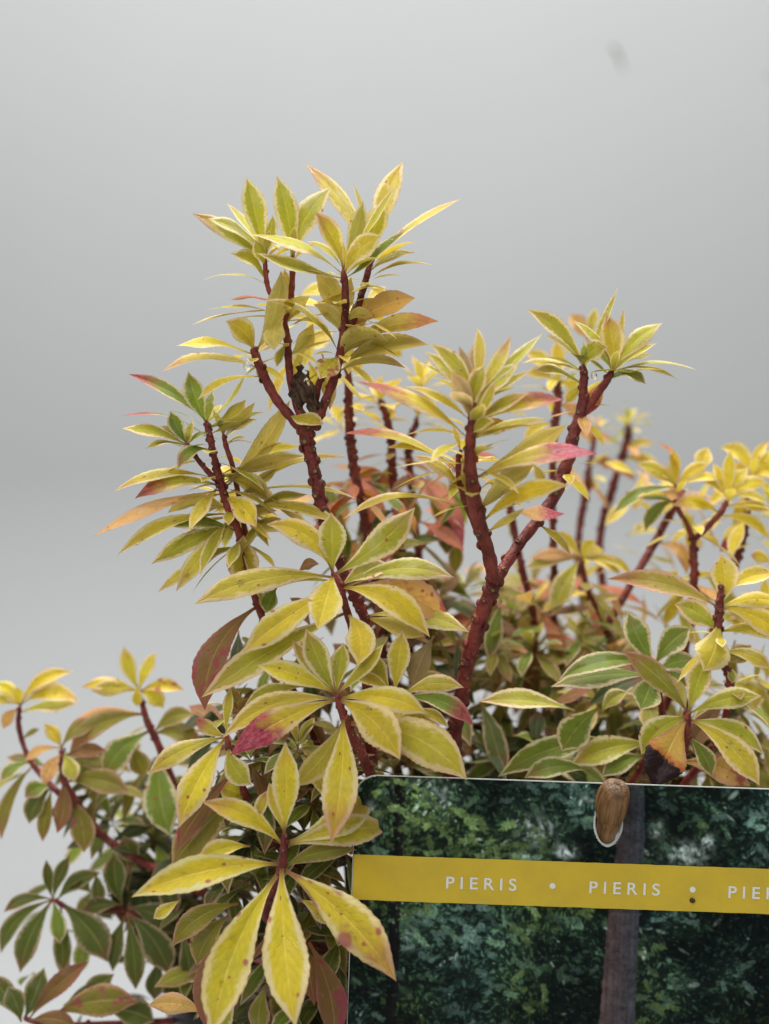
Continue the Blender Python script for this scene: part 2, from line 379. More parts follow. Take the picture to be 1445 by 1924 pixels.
ST['ARb'] = stem([(640, 665, -5, 9), (655, 625, 0, 9), (672, 580, 8, 8), (686, 530, 10, 8), (700, 480, 12, 6)], .7)
ST['ARc'] = stem([(588, 790, 6, 8), (598, 725, 12, 8), (612, 700, 14, 7)], .4)
ST['B'] = stem([(735, 1830, 540, 10), (640, 1500, 260, 10), (520, 1230, 120, 9), (470, 1090, 50, 9), (452, 1010, 30, 9), (428, 950, 22, 10), (412, 900, 20, 10), (403, 860, 20, 8), (393, 815, 18, 8), (387, 790, 16, 6)])
ST['BL'] = stem([(410, 905, 20, 8), (385, 880, 16, 6), (362, 850, 8, 6), (350, 832, 2, 5)], .5)
ST['BR'] = stem([(462, 1010, 40, 7), (452, 950, 45, 6), (438, 880, 40, 6), (424, 835, 32, 6), (420, 815, 30, 5)], .5)
ST['C'] = stem([(810, 1830, 560, 17), (838, 1560, 300, 16), (853, 1400, 160, 16), (866, 1310, 110, 17), (886, 1220, 70, 17), (915, 1130, 30, 17), (932, 1085, 5, 17)])
ST['CL'] = stem([(930, 1095, 5, 15), (915, 1030, -50, 16), (897, 970, -110, 17), (887, 910, -150, 16), (883, 850, -170, 13), (886, 800, -180, 11), (890, 750, -185, 8)])
ST['CLb'] = stem([(918, 1040, -30, 10), (885, 965, -55, 10), (868, 920, -75, 8), (861, 880, -85, 7), (866, 845, -95, 7)], .4)
ST['CR'] = stem([(930, 1095, 5, 15), (960, 1045, 25, 13), (1000, 990, 45, 13), (1040, 935, 60, 14), (1065, 870, 65, 15), (1080, 810, 68, 14), (1092, 770, 70, 12), (1097, 720, 70, 10), (1096, 685, 68, 8)])
ST['CRb'] = stem([(1095, 780, 72, 9), (1115, 750, 74, 9), (1138, 718, 72, 9), (1152, 695, 70, 7)], .5)
ST['D'] = stem([(780, 1830, 600, 9), (740, 1400, 380, 9), (702, 1080, 300, 10), (682, 960, 280, 11), (662, 860, 270, 11), (656, 780, 265, 10), (655, 690, 260, 9)])
ST['E'] = stem([(790, 1830, 620, 9), (775, 1300, 470, 9), (758, 1060, 430, 10), (738, 900, 420, 10), (736, 830, 415, 9), (722, 770, 410, 7), (712, 750, 410, 5)])
ST['Eb'] = stem([(800, 1830, 640, 9), (800, 1200, 520, 9), (786, 1040, 490, 9), (772, 900, 480, 8), (768, 840, 478, 8), (785, 785, 475, 6)])
ST['F'] = stem([(820, 1830, 640, 8), (990, 1400, 520, 7), (1003, 1170, 470, 8), (983, 1080, 460, 8), (965, 990, 455, 8), (952, 920, 450, 7)], .3)
ST['G'] = stem([(830, 1830, 660, 9), (1020, 1350, 560, 8), (1040, 1100, 500, 8), (1038, 950, 480, 8), (1040, 830, 470, 9), (1048, 760, 465, 9), (1045, 710, 460, 8)])
ST['H'] = stem([(840, 1830, 700, 7), (1080, 1300, 820, 7), (1085, 1040, 830, 8), (1100, 930, 830, 8), (1110, 860, 830, 6), (1122, 800, 830, 4)])
ST['I'] = stem([(850, 1830, 700, 8), (1115, 1250, 840, 8), (1125, 1030, 850, 9), (1150, 920, 850, 9), (1178, 830, 850, 8), (1180, 795, 850, 6)])
ST['J'] = stem([(830, 1830, 640, 9), (1120, 1290, 500, 9), (1138, 1180, 470, 9), (1105, 1110, 460, 7), (1092, 1050, 455, 6)], .4)
ST['Jb'] = stem([(1138, 1180, 470, 8), (1190, 1090, 480, 9), (1230, 1020, 490, 9), (1262, 960, 480, 9), (1280, 935, 440, 6)])
ST['K'] = stem([(840, 1830, 640, 9), (1180, 1450, 440, 9), (1280, 1240, 370, 9), (1303, 1100, 335, 9), (1302, 1010, 330, 9)])
ST['Ka'] = stem([(1303, 1015, 330, 7), (1290, 985, 330, 6), (1272, 950, 330, 6), (1270, 915, 330, 5)], .4)
ST['Kb'] = stem([(1303, 1015, 330, 7), (1330, 990, 328, 7), (1355, 962, 325, 7), (1367, 938, 322, 6)], .4)
ST['L'] = stem([(850, 1830, 640, 9), (1210, 1500, 500, 9), (1340, 1180, 440, 9), (1375, 1080, 430, 9), (1398, 1000, 430, 9), (1412, 895, 430, 6)])
ST['M'] = stem([(860, 1830, 560, 10), (1200, 1560, 260, 9), (1340, 1400, 140, 9), (1372, 1290, 110, 9), (1352, 1225, 100, 9), (1350, 1160, 90, 10), (1356, 1100, 90, 8)])
ST['N'] = stem([(840, 1830, 560, 10), (1100, 1600, 260, 9), (1270, 1430, 100, 9), (1290, 1370, 65, 8), (1292, 1338, 58, 7)], .5)
ST['O'] = stem([(830, 1830, 570, 9), (1120, 1560, 300, 8), (1235, 1380, 160, 8), (1238, 1300, 120, 7), (1230, 1250, 105, 6)], .5)
ST['Q'] = stem([(745, 1830, 500, 10), (730, 1560, 150, 11), (690, 1440, 10, 12), (655, 1370, -40, 11), (632, 1305, -62, 8)])
ST['R1'] = stem([(680, 1250, 60, 9), (655, 1160, 10, 9), (640, 1110, -12, 10), (625, 1075, -22, 9)], .6)
ST['T'] = stem([(735, 1850, 480, 9), (600, 1780, 150, 10), (500, 1720, -20, 11), (520, 1660, -80, 10), (532, 1610, -108, 10), (534, 1565, -115, 8)])
ST['V'] = stem([(720, 1850, 500, 9), (560, 1640, 180, 9), (465, 1500, 30, 9), (435, 1420, -25, 8), (424, 1380, -40, 6)], .5)
ST['X'] = stem([(705, 1870, 540, 9), (420, 1700, 420, 10), (225, 1595, 380, 9), (165, 1535, 370, 9), (122, 1470, 360, 8), (116, 1405, 355, 6)])
ST['Xa'] = stem([(165, 1535, 370, 8), (90, 1470, 390, 7), (50, 1415, 395, 6), (35, 1360, 395, 6), (38, 1325, 390, 5)], .5)
ST['Xb'] = stem([(420, 1700, 420, 10), (350, 1530, 400, 9), (302, 1410, 380, 9), (275, 1350, 370, 8), (262, 1300, 365, 5)], .5)
ST['Z'] = stem([(700, 1880, 540, 9), (420, 1790, 450, 8), (240, 1715, 400, 7), (150, 1715, 380, 6), (100, 1690, 370, 6)], .3)
ST['Za'] = stem([(700, 1890, 520, 8), (300, 1920, 380, 8), (110, 1925, 310, 7), (45, 1915, 300, 6)], .3)
#LEAVES
DATA = {}
DATA['AMa', 0] = '''
482 478 463 333 48 12 0 0 -20 g
475 460 425 381 18 50 3 30 20 g
480 490 361 401 36 28 5 -12 -25 g:t1
515 447 390 411 28 48 8 -22 -25 g
497 532 432 476 28 55 10 -5 -20 g
496 534 381 527 15 78 14 -5 -10 g
500 482 513 403 30 30 -4 -15 -10 g
500 500 478 450 28 30 0 -12 -15 g
'''
DATA['AMb', 0] = '''
548 495 520 329 48 8 6 0 -10 g
555 492 624 350 52 18 12 10 0 g
545 575 534 503 20 30 0 10 10 y
500 575 431 564 14 70 6 10 0 R
500 600 383 584 16 75 10 0 -10 y
505 592 359 611 14 75 6 5 -10 y
545 600 516 658 42 18 10 -30 -20 u
545 610 583 557 26 130 6 -10 10 u
548 665 588 608 30 140 -8 -5 20 u
540 640 520 690 20 40 0 5 0 g
'''
DATA['AL', 0] = '''
483 660 528 508 40 160 -14 -30 -10 u
470 665 424 603 46 18 10 -25 -35 y
468 672 331 650 24 62 10 -15 -25 Y
475 700 303 699 24 62 20 -15 -20 y:t1
478 720 371 752 20 58 14 -25 -25 Y:s1
480 668 498 720 24 150 0 10 0 u
'''
DATA['AR', 0] = '''
648 515 469 441 26 58 14 -40 -35 g
645 522 481 475 30 50 -8 -50 -35 g
645 535 544 509 14 75 8 -45 -20 y
660 482 746 344 18 55 -6 -35 -20 g
655 490 682 376 38 172 -5 -25 0 g
640 505 592 398 40 18 6 -45 -25 y:t1
648 518 718 443 50 22 10 -55 -30 y
658 522 765 428 28 58 -10 -48 -20 G
638 505 576 454 16 60 5 -38 -20 g
628 665 497 564 28 72 22 -35 -30 g
650 615 592 512 44 150 8 15 20 u
650 640 588 572 30 150 14 -10 10 u
652 556 730 546 14 70 10 -20 10 g
652 610 701 595 20 130 12 -30 -10 u
643 680 731 642 32 115 24 -25 -20 u
640 690 805 648 32 118 18 -5 10 u
636 668 600 712 48 12 0 -45 -35 y:s3
641 705 763 692 18 110 20 -15 0 u:t1
528 785 609 797 32 45 -4 -45 -12 y
640 600 660 520 24 150 0 20 10 u
'''
DATA['ARb', 0] = '''
685 480 572 306 40 28 10 30 20 y:t1
680 440 663 343 10 60 4 60 20 y
695 470 758 302 48 18 6 30 30 y
690 480 724 377 44 10 6 -10 -10 g
692 492 868 373 22 58 4 0 20 y:s1
694 520 781 475 24 58 8 -5 10 g
690 530 812 498 18 80 14 -10 0 y
655 615 781 560 44 150 12 10 20 n:s1
655 650 825 604 30 130 14 -10 10 u:t2
660 640 700 560 40 150 4 20 20 u
'''
DATA['D', 260] = '''
690 625 783 612 22 20 4 80 20 Y
700 642 756 670 32 20 4 80 20 Y
655 665 678 703 28 20 0 60 0 Y
555 670 625 622 42 20 0 60 40 Y
560 560 625 545 30 30 6 60 20 Y
640 680 740 650 30 30 6 60 20 y
'''
DATA['B', 20] = '''
372 790 241 703 32 32 8 0 -15 G:t2
388 796 354 698 50 10 -4 0 -10 G
387 828 225 782 15 80 22 -5 -20 G:t2
393 845 334 882 32 28 16 -25 -25 G:t1
398 900 213 925 26 58 16 -10 -25 y:s2
395 922 253 937 38 45 18 -15 -25 g:s2:t2
408 925 172 1010 30 42 6 -22 -40 n:s2
430 958 315 964 32 120 16 -5 -10 u
432 968 220 1044 32 38 16 -15 -30 y
440 1000 315 990 30 58 12 -12 -15 G:s1
430 990 284 1060 46 10 4 5 -15 g:s1
436 985 331 1111 48 15 4 -25 -25 y
400 1040 296 1113 26 30 0 5 0 y
450 1032 360 1080 26 48 14 -5 0 g
405 940 482 991 56 5 10 -45 -40 Y:s1
403 790 462 700 14 60 -12 5 10 g
402 815 479 756 24 120 -8 -10 0 u
405 800 462 750 28 130 -8 5 10 u
395 790 400 735 26 20 0 6 10 G
'''
DATA['BL', 10] = '''
352 835 320 772 36 10 -3 -5 -5 G
350 838 229 805 28 52 6 -10 -20 g
348 842 273 843 18 68 8 -12 -15 g
352 838 300 800 20 50 4 5 0 g
352 836 362 790 20 30 0 4 6 g
355 835 395 812 16 60 6 0 6 G
'''
DATA['BR', 35] = '''
420 817 432 770 20 20 0 0 6 G
420 817 400 770 18 30 0 0 6 g
422 815 452 790 18 40 4 -5 0 G
430 920 545 752 46 150 -10 -20 30 u
420 822 500 775 18 60 10 0 10 G
420 826 488 788 16 60 8 -8 0 g
432 840 461 823 10 70 6 0 0 g
415 915 572 857 30 118 14 -20 0 u
430 890 566 840 22 110 14 15 20 y
455 935 654 860 24 68 22 5 20 y
465 925 522 880 22 120 -4 8 10 u
415 890 505 945 48 150 14 -15 20 y
475 930 674 939 16 75 16 0 10 y:s1
480 960 579 929 26 110 8 -5 0 g
455 955 645 988 28 48 16 -40 -15 y:s1
478 975 548 982 38 140 -10 5 10 u
450 985 520 960 26 110 8 5 0 u
'''
DATA['R1', -20] = '''
615 1068 500 985 48 28 24 0 -25 Y
620 1078 622 962 60 4 0 10 -15 g
632 1080 780 953 62 14 -12 5 20 g
610 1092 364 1136 52 28 18 -10 -45 y:s2
605 1105 450 1118 32 58 12 5 -10 g
612 1085 597 1184 68 0 0 -45 -55 Y
608 1115 455 1229 58 5 8 -28 -45 Y:s1
618 1165 378 1311 56 18 6 -5 -45 g
645 1108 853 1085 44 38 24 0 10 g
650 1100 745 1068 38 50 10 15 10 g:s1
636 1108 808 1198 54 18 24 -22 -25 Y
628 1155 672 1252 58 8 16 -28 -45 Y
680 1160 800 1196 38 150 0 0 10 u
720 1150 882 1188 40 38 14 10 10 g
700 1085 845 1168 70 12 18 25 20 n:s3
480 1135 385 1335 64 18 28 40 -10 p:s3
520 1110 458 1005 62 12 -14 18 10 y
520 1105 500 1152 42 40 0 10 0 G
560 1080 600 1060 20 50 8 5 0 p
'''
DATA['Q', -60] = '''
630 1296 575 1180 52 5 -4 -10 10 g
622 1300 548 1200 32 18 -4 0 10 g
615 1300 482 1250 44 14 8 -15 -25 Y
636 1290 645 1208 38 10 0 15 20 g
636 1290 721 1210 30 28 -6 -5 10 y
612 1322 418 1387 44 28 26 -8 -30 y:s1
612 1325 432 1420 60 10 14 -28 -45 Y:t3
638 1345 622 1585 70 0 -8 -30 -60 Y:s1:t1
640 1312 752 1428 76 4 18 -25 -45 Y:s1
690 1350 878 1466 84 14 30 10 -25 y
650 1305 802 1342 48 24 16 0 -15 Y
618 1362 545 1480 54 150 -14 10 -10 y
570 1290 460 1325 32 30 8 15 0 g
742 1300 756 1183 46 5 0 40 10 y
735 1300 697 1222 40 10 -6 45 10 g
735 1300 655 1272 26 28 8 30 0 y
755 1308 872 1292 36 24 14 30 0 y
756 1310 890 1364 38 24 18 25 -10 G:t2:s1
770 1330 843 1367 20 40 6 30 0 y
815 1195 775 1292 44 165 4 60 0 b
740 1350 826 1390 36 20 14 30 0 y
700 1330 785 1370 36 25 12 22 0 y
'''
DATA['V', -40] = '''
428 1365 434 1291 22 14 0 0 0 y
420 1384 367 1348 28 20 -4 0 0 y:t2
416 1386 278 1456 40 18 12 -10 -25 y
418 1386 336 1556 62 5 8 -22 -45 Y:s2
425 1450 330 1600 44 18 6 10 -10 p:s3
434 1400 474 1475 48 10 -12 -10 -10 g
450 1500 322 1628 72 10 6 30 0 o:s2
450 1510 410 1478 44 10 4 10 0 y
560 1300 455 1350 34 25 8 30 0 g
'''
DATA['T', -110] = '''
534 1568 536 1393 56 4 -4 0 0 Y
526 1592 378 1507 44 18 18 -10 -35 Y:s1:t1
520 1560 505 1470 30 18 0 15 10 y
482 1560 508 1482 26 28 4 15 0 y:t1
522 1625 246 1686 62 18 18 -20 -55 Y:s2
532 1622 556 1930 88 0 -6 -40 -90 Y:s1
518 1640 398 1950 86 4 22 -30 -75 Y:s2
550 1640 745 1844 84 4 22 -30 -60 Y:s3:t1
545 1592 735 1555 62 14 10 30 60 y
548 1585 705 1490 64 14 -14 40 60 y
550 1636 670 1597 36 28 10 15 40 o:s1
470 1590 370 1622 38 28 10 30 0 Y
340 1690 288 1726 26 18 0 5 0 y
448 1698 323 1780 46 18 18 60 -10 o:s2
430 1720 370 1815 52 18 10 80 0 o:s2
450 1730 385 1930 62 18 14 60 -20 p:s3
580 1770 628 1960 58 14 14 50 -10 p:s3
560 1690 620 1740 32 20 8 60 0 y:s2
385 1905 277 1890 40 18 12 80 -10 n:s2
500 1850 488 1950 44 10 6 30 0 o
450 1860 400 1960 50 10 6 60 0 g:s1
'''
DATA['N', 60] = '''
1286 1340 1169 1221 48 8 8 -10 0 o:t1
1300 1340 1325 1235 48 10 0 0 10 g
1300 1343 1431 1308 42 18 10 -5 -5 g
1300 1352 1427 1476 56 8 14 -10 -25 y
1310 1355 1436 1419 38 24 18 0 -5 g
1292 1345 1228 1482 86 0 8 -20 -20 k
1278 1345 1205 1418 58 14 14 5 0 g:s1
1303 1380 1338 1460 38 14 6 0 0 G
1280 1455 1410 1478 54 18 14 20 10 n:s3
1275 1330 1262 1270 26 150 0 15 10 u
'''
DATA['O', 100] = '''
1210 1268 1203 1334 60 8 0 -15 -15 G
1225 1250 1180 1150 54 8 -6 10 10 G:s1
1232 1252 1298 1180 52 14 8 10 10 G
1200 1255 1049 1278 36 38 18 0 -15 G:s1
1205 1275 1034 1291 32 58 8 5 -15 G
1240 1260 1310 1242 36 24 8 8 0 G
1080 1335 899 1318 34 48 6 40 0 g:s2
1125 1330 1056 1412 68 4 8 25 0 G:s1
1160 1390 935 1460 52 14 20 60 0 G
1110 1450 985 1462 38 28 14 25 0 G
1210 1400 1070 1440 52 18 14 15 0 g:s2
1210 1430 1130 1460 38 24 10 15 0 G
1230 1270 1290 1290 30 30 8 15 0 G
1130 1340 1180 1300 30 30 8 60 0 g
'''
DATA['M', 90] = '''
1345 1165 1322 1262 72 4 -6 -20 -25 y
1335 1140 1141 1088 44 24 14 0 -10 q:s2:t1
1342 1145 1353 1040 54 14 -10 5 10 Y:s2
1365 1118 1460 1078 32 38 10 0 0 Y
1362 1145 1475 1205 48 14 14 -5 -10 Y
1360 1145 1475 1135 32 38 10 5 0 Y
1362 1190 1470 1200 28 28 8 5 0 y
1345 1245 1412 1212 38 18 -4 10 5 o
1370 1225 1450 1258 32 28 10 5 0 y
1335 1190 1266 1135 50 14 8 5 0 g:s2
1330 1262 1375 1285 22 28 6 5 0 g
'''
DATA['Ka', 330] = '''
1268 915 1194 872 34 18 8 0 0 y
1270 912 1264 842 26 14 0 0 0 Y
1310 900 1233 830 16 60 14 10 0 n:t1
1310 890 1330 840 36 18 0 10 10 Y
1275 912 1332 872 30 18 6 0 0 Y
1280 912 1364 903 20 48 10 -5 0 Y
1262 916 1150 969 24 38 14 0 0 G
1262 942 1213 1000 28 28 14 0 0 G
1260 945 1195 937 18 48 6 5 0 G
1235 925 1290 922 24 18 -6 -5 0 n:t2
1288 955 1298 1000 24 18 0 5 0 Y
1268 905 1235 880 26 30 4 12 0 Y
'''
DATA['Kb', 325] = '''
1350 962 1263 950 32 24 12 -10 -5 Y:t1
1366 938 1372 845 28 14 0 0 0 Y
1370 938 1442 908 32 18 12 -5 0 Y
1372 938 1444 950 18 48 12 -5 0 Y
1380 958 1450 962 22 28 6 0 0 Y
1352 975 1446 1014 26 24 14 0 0 Y
1360 935 1310 895 26 30 8 10 0 Y
1365 930 1340 870 28 20 0 10 0 Y
1365 930 1405 880 28 20 4 8 0 Y
'''
DATA['L', 430] = '''
1415 890 1353 840 38 18 14 20 0 Y
1410 885 1446 828 20 18 8 20 0 Y
1420 905 1448 845 42 10 0 15 0 Y
1420 895 1370 880 26 18 4 18 0 Y
1412 900 1460 890 26 30 6 0 0 Y
1450 1060 1410 1043 28 18 4 -100 0 Y:t1
1396 1002 1352 1036 28 10 0 0 0 n:t3
1394 1048 1362 1088 28 10 0 0 0 n:t1
'''
DATA['CR', 68] = '''
1085 672 989 581 38 18 10 -5 -5 g
1086 675 1024 630 20 48 4 -8 -5 g
1094 690 1143 652 42 18 12 -20 -15 g
1078 700 979 683 14 70 6 -5 0 g
1090 728 1000 697 24 58 12 -8 0 g
1128 700 1105 780 32 10 4 30 0 n:t3
1085 722 1062 757 24 20 0 20 0 y
1012 990 1073 1044 20 38 4 -12 -5 y:s1
1000 870 1022 907 24 30 0 15 0 y
'''
DATA['CRb', 68] = '''
1135 690 1077 603 24 48 10 -10 -10 g:s1
1148 690 1138 590 52 10 4 -5 5 y:t1
1125 660 1161 540 15 38 -6 10 10 g
1140 660 1172 577 12 48 -4 12 10 y
1150 690 1245 607 36 28 8 0 5 g
1125 695 1234 645 15 58 3 -15 0 g
1155 700 1311 696 16 74 12 -5 0 g
1158 702 1274 714 15 68 14 -2 0 g
1155 698 1225 667 18 58 6 0 5 g
1145 715 1213 722 28 58 14 -8 -5 G
1142 690 1120 640 20 150 0 -2 0 G
'''
DATA['G', 460] = '''
1105 640 1070 590 38 18 0 0 0 n
1105 640 1120 578 22 18 0 0 0 y
1070 690 985 660 32 18 6 0 0 y
1075 680 1045 640 32 18 0 0 0 Y
1045 715 985 705 26 30 8 0 0 y
1045 720 1090 740 30 20 8 0 0 Y
1042 760 1090 790 30 20 8 0 0 n
1040 800 985 830 24 40 8 0 0 y
'''
DATA['CL', -172] = '''
890 735 900 634 44 172 0 5 10 v
895 720 897 614 30 10 -8 10 10 y
885 720 862 650 28 172 4 5 0 v
886 760 806 645 42 18 14 -10 -10 g
880 760 797 660 36 18 8 0 0 g
880 800 846 697 40 165 8 -30 -20 v
890 775 912 685 42 14 6 -20 -10 g
885 795 930 715 26 38 -8 -35 -15 g
905 740 960 630 34 18 -6 0 10 y:t1
905 750 1020 626 26 38 -4 -5 10 g
895 770 978 680 38 28 4 -15 0 g
905 775 1000 695 22 48 4 -10 5 g
900 800 1061 751 40 33 10 -15 0 y:t2
900 800 994 738 30 48 4 -22 -5 g:t1
890 830 1027 786 26 58 4 -20 -5 g
885 818 930 792 28 38 8 -40 -10 g
882 828 669 717 36 44 14 -20 -20 y:t2
870 790 763 726 24 58 6 -5 0 y
850 740 784 680 13 48 4 0 0 g
905 900 1066 797 56 140 -6 20 20 u
905 905 1125 853 44 50 14 -30 -20 y:t3
905 960 1005 870 50 140 0 -10 0 u
912 990 1070 912 42 34 18 -35 -25 Y
960 960 1061 965 32 60 -4 30 5 n:t3
918 1005 985 955 20 140 -3 -20 0 u
905 830 960 800 40 30 8 5 10 y
'''
DATA['CLb', -80] = '''
862 885 642 815 24 62 18 -5 -25 y:t2
855 885 724 842 20 58 14 -10 -15 y
862 930 775 857 28 38 12 0 0 y
868 930 874 862 28 10 -6 -35 0 u
880 965 644 976 24 74 32 0 -40 y
866 850 850 800 16 30 0 0 0 y
'''
DATA['E', 400] = '''
700 1000 655 900 40 40 20 -20 0 R:t1
735 910 655 905 34 50 14 0 0 R
670 930 590 1005 26 40 10 -100 0 R
760 890 870 1030 34 30 20 0 -30 R:t2
770 900 850 960 36 30 10 20 0 n:t2
728 965 718 1064 48 6 0 -120 0 R:s3
835 960 838 1042 46 10 4 20 0 d
860 1000 855 1080 30 10 0 30 0 o
750 1000 752 1110 30 20 0 40 0 o
700 920 780 1000 44 20 8 60 0 o
720 960 670 1010 40 20 8 60 0 d
'''
DATA['J', 455] = '''
1090 1045 985 1068 26 30 6 0 0 g
1092 1045 1040 1155 46 8 8 -30 -20 g
1092 1040 1000 1050 26 35 6 0 0 n
1092 1040 1035 1000 28 30 4 10 0 Y
1092 1040 1120 1015 26 20 4 -10 0 Y
1095 1045 1165 1080 30 28 10 -10 0 y
1095 1045 1135 1035 22 30 6 0 0 Y
1095 1050 1190 1085 20 30 14 0 0 y
1225 1020 1290 1080 30 30 20 0 0 n
'''
DATA['I', 850] = '''
1110 860 1150 880 24 20 4 0 0 n
1110 885 1105 925 26 10 0 -20 0 n:t2
1115 870 1195 905 26 25 10 0 0 n:t1
1150 830 1085 818 18 40 6 0 0 n
1170 850 1230 835 18 40 8 0 0 Y
1175 860 1240 880 26 25 10 0 0 Y
1120 840 1080 800 24 30 4 0 0 n
'''
DATA['Xa', 390] = '''
45 1322 138 1262 28 28 16 0 0 Y:s2
48 1325 110 1280 24 40 12 10 0 y
50 1328 149 1318 32 38 18 -10 0 Y:s1
52 1340 145 1322 24 60 4 -8 0 g
38 1325 -8 1283 28 25 6 0 0 Y
36 1325 10 1300 22 30 2 5 0 Y
30 1330 6 1370 26 15 4 0 0 n
35 1325 30 1290 26 15 0 -10 0 Y
30 1320 -20 1315 20 30 4 0 0 y
48 1392 75 1370 12 40 2 0 0 o
50 1445 3 1578 32 28 12 -20 -10 o:s1
'''
DATA['Xb', 365] = '''
253 1278 233 1214 32 12 -4 0 0 y
258 1282 294 1225 28 18 4 5 0 Y:s2
252 1282 152 1292 26 25 10 0 -10 Y
252 1285 170 1298 34 20 6 -10 -10 y
258 1285 258 1328 22 10 0 -15 0 Y
266 1288 307 1331 36 12 8 -10 0 Y:s2
268 1284 346 1297 26 28 8 0 0 Y:s3
262 1345 130 1418 42 18 22 0 -10 o:t1
262 1350 118 1400 36 20 26 10 0 n
285 1385 368 1342 32 30 12 0 0 o
300 1375 380 1402 38 25 14 -10 0 o:t1
255 1385 195 1462 56 10 12 -5 -10 G
200 1415 145 1465 50 15 10 10 0 G
290 1410 322 1572 72 4 -10 -20 -10 G:s1
240 1400 270 1460 40 20 4 20 0 o
'''
DATA['X', 355] = '''
112 1400 82 1360 28 12 4 0 0 Y:s1
110 1408 45 1432 18 48 8 -5 0 n
112 1410 83 1475 34 8 4 -20 -10 n:s2
122 1418 140 1469 36 8 4 -20 -10 g
130 1420 200 1410 26 30 4 -10 0 p
118 1400 188 1357 34 25 12 5 0 o:t1
122 1470 243 1488 48 14 14 -15 -10 o:s2
106 1465 107 1566 36 6 -8 -20 -10 p:s1
102 1470 47 1500 34 18 8 -15 0 G:t1
135 1500 158 1602 50 4 8 -15 -10 o:s3
95 1480 55 1548 40 10 8 0 0 d
86 1500 80 1582 30 8 0 5 0 o
40 1440 0 1470 26 30 6 0 0 G
150 1430 215 1440 26 30 6 10 0 o
'''
DATA['Z', 370] = '''
105 1682 133 1607 28 10 4 0 0 d
88 1682 87 1615 18 40 -4 0 0 d
80 1687 7 1714 24 30 12 0 0 d
85 1700 2 1792 32 20 20 -10 0 d
82 1705 38 1828 48 10 8 -15 -10 d
85 1695 112 1774 34 8 4 -20 -10 G
115 1705 202 1808 66 8 14 -10 -10 d
110 1680 190 1640 32 25 10 5 0 d
238 1715 318 1832 60 8 14 -10 -10 d
240 1720 255 1860 42 8 4 -15 -10 d
236 1720 212 1826 36 15 4 0 0 d
228 1700 155 1712 32 20 6 0 0 d
240 1705 338 1757 54 18 12 10 0 d
230 1700 215 1600 44 14 -6 10 0 d
255 1640 232 1570 44 14 -6 10 0 d
340 1750 358 1846 38 8 4 -60 0 d
300 1650 330 1720 40 10 4 0 0 d
130 1730 120 1830 36 10 0 20 0 d
165 1740 150 1830 36 10 0 20 0 G
180 1640 188 1700 30 10 0 0 0 d
300 1800 290 1880 40 10 0 20 0 d
'''
DATA['Za', 300] = '''
55 1915 168 1806 38 10 8 0 0 p:s2
45 1915 83 1818 48 8 -4 5 0 d
40 1920 15 1853 44 8 4 -5 0 d
38 1915 -20 1830 44 15 4 10 0 d
100 1908 262 1883 62 12 16 -10 -10 o:s3
55 1918 145 1932 34 25 10 -20 0 p
150 1900 215 1830 44 15 6 30 0 d
200 1900 290 1920 60 15 10 20 0 d
120 1890 210 1870 40 20 10 30 0 d
'''
ALL = []
for (sk, D0), txt in DATA.items():
    for ln in txt.strip().splitlines():
        q = ln.split(); ALL.append((sk, D0, [float(x) for x in q[:9]], q[9]))
def weight(a):
    n = a[2]; x = .5*(n[0]+n[2]); y = .5*(n[1]+n[3]); s = math.hypot(n[0]-n[2], n[1]-n[3])*n[4]
    if a[1] > 380: s *= .5
    if not (0 < x < 1445 and y < 1915): s *= .2
    return s
order = sorted(range(len(ALL)), key=lambda i: -weight(ALL[i])); BIG = set(order[:100])
for i, (sk, D0, n, typ) in enumerate(ALL):
    if i in BIG:
        b = Bag(); leaf_px(b, D0, *n, typ, fine=True); o = b.build('leaf', ST[sk])
        if typ[0] == 'k': o['label'] = 'leaf with a scorched black end'
    else: leaf_px(FOLIAGE, D0, *n, typ, fine=(D0 < 200))
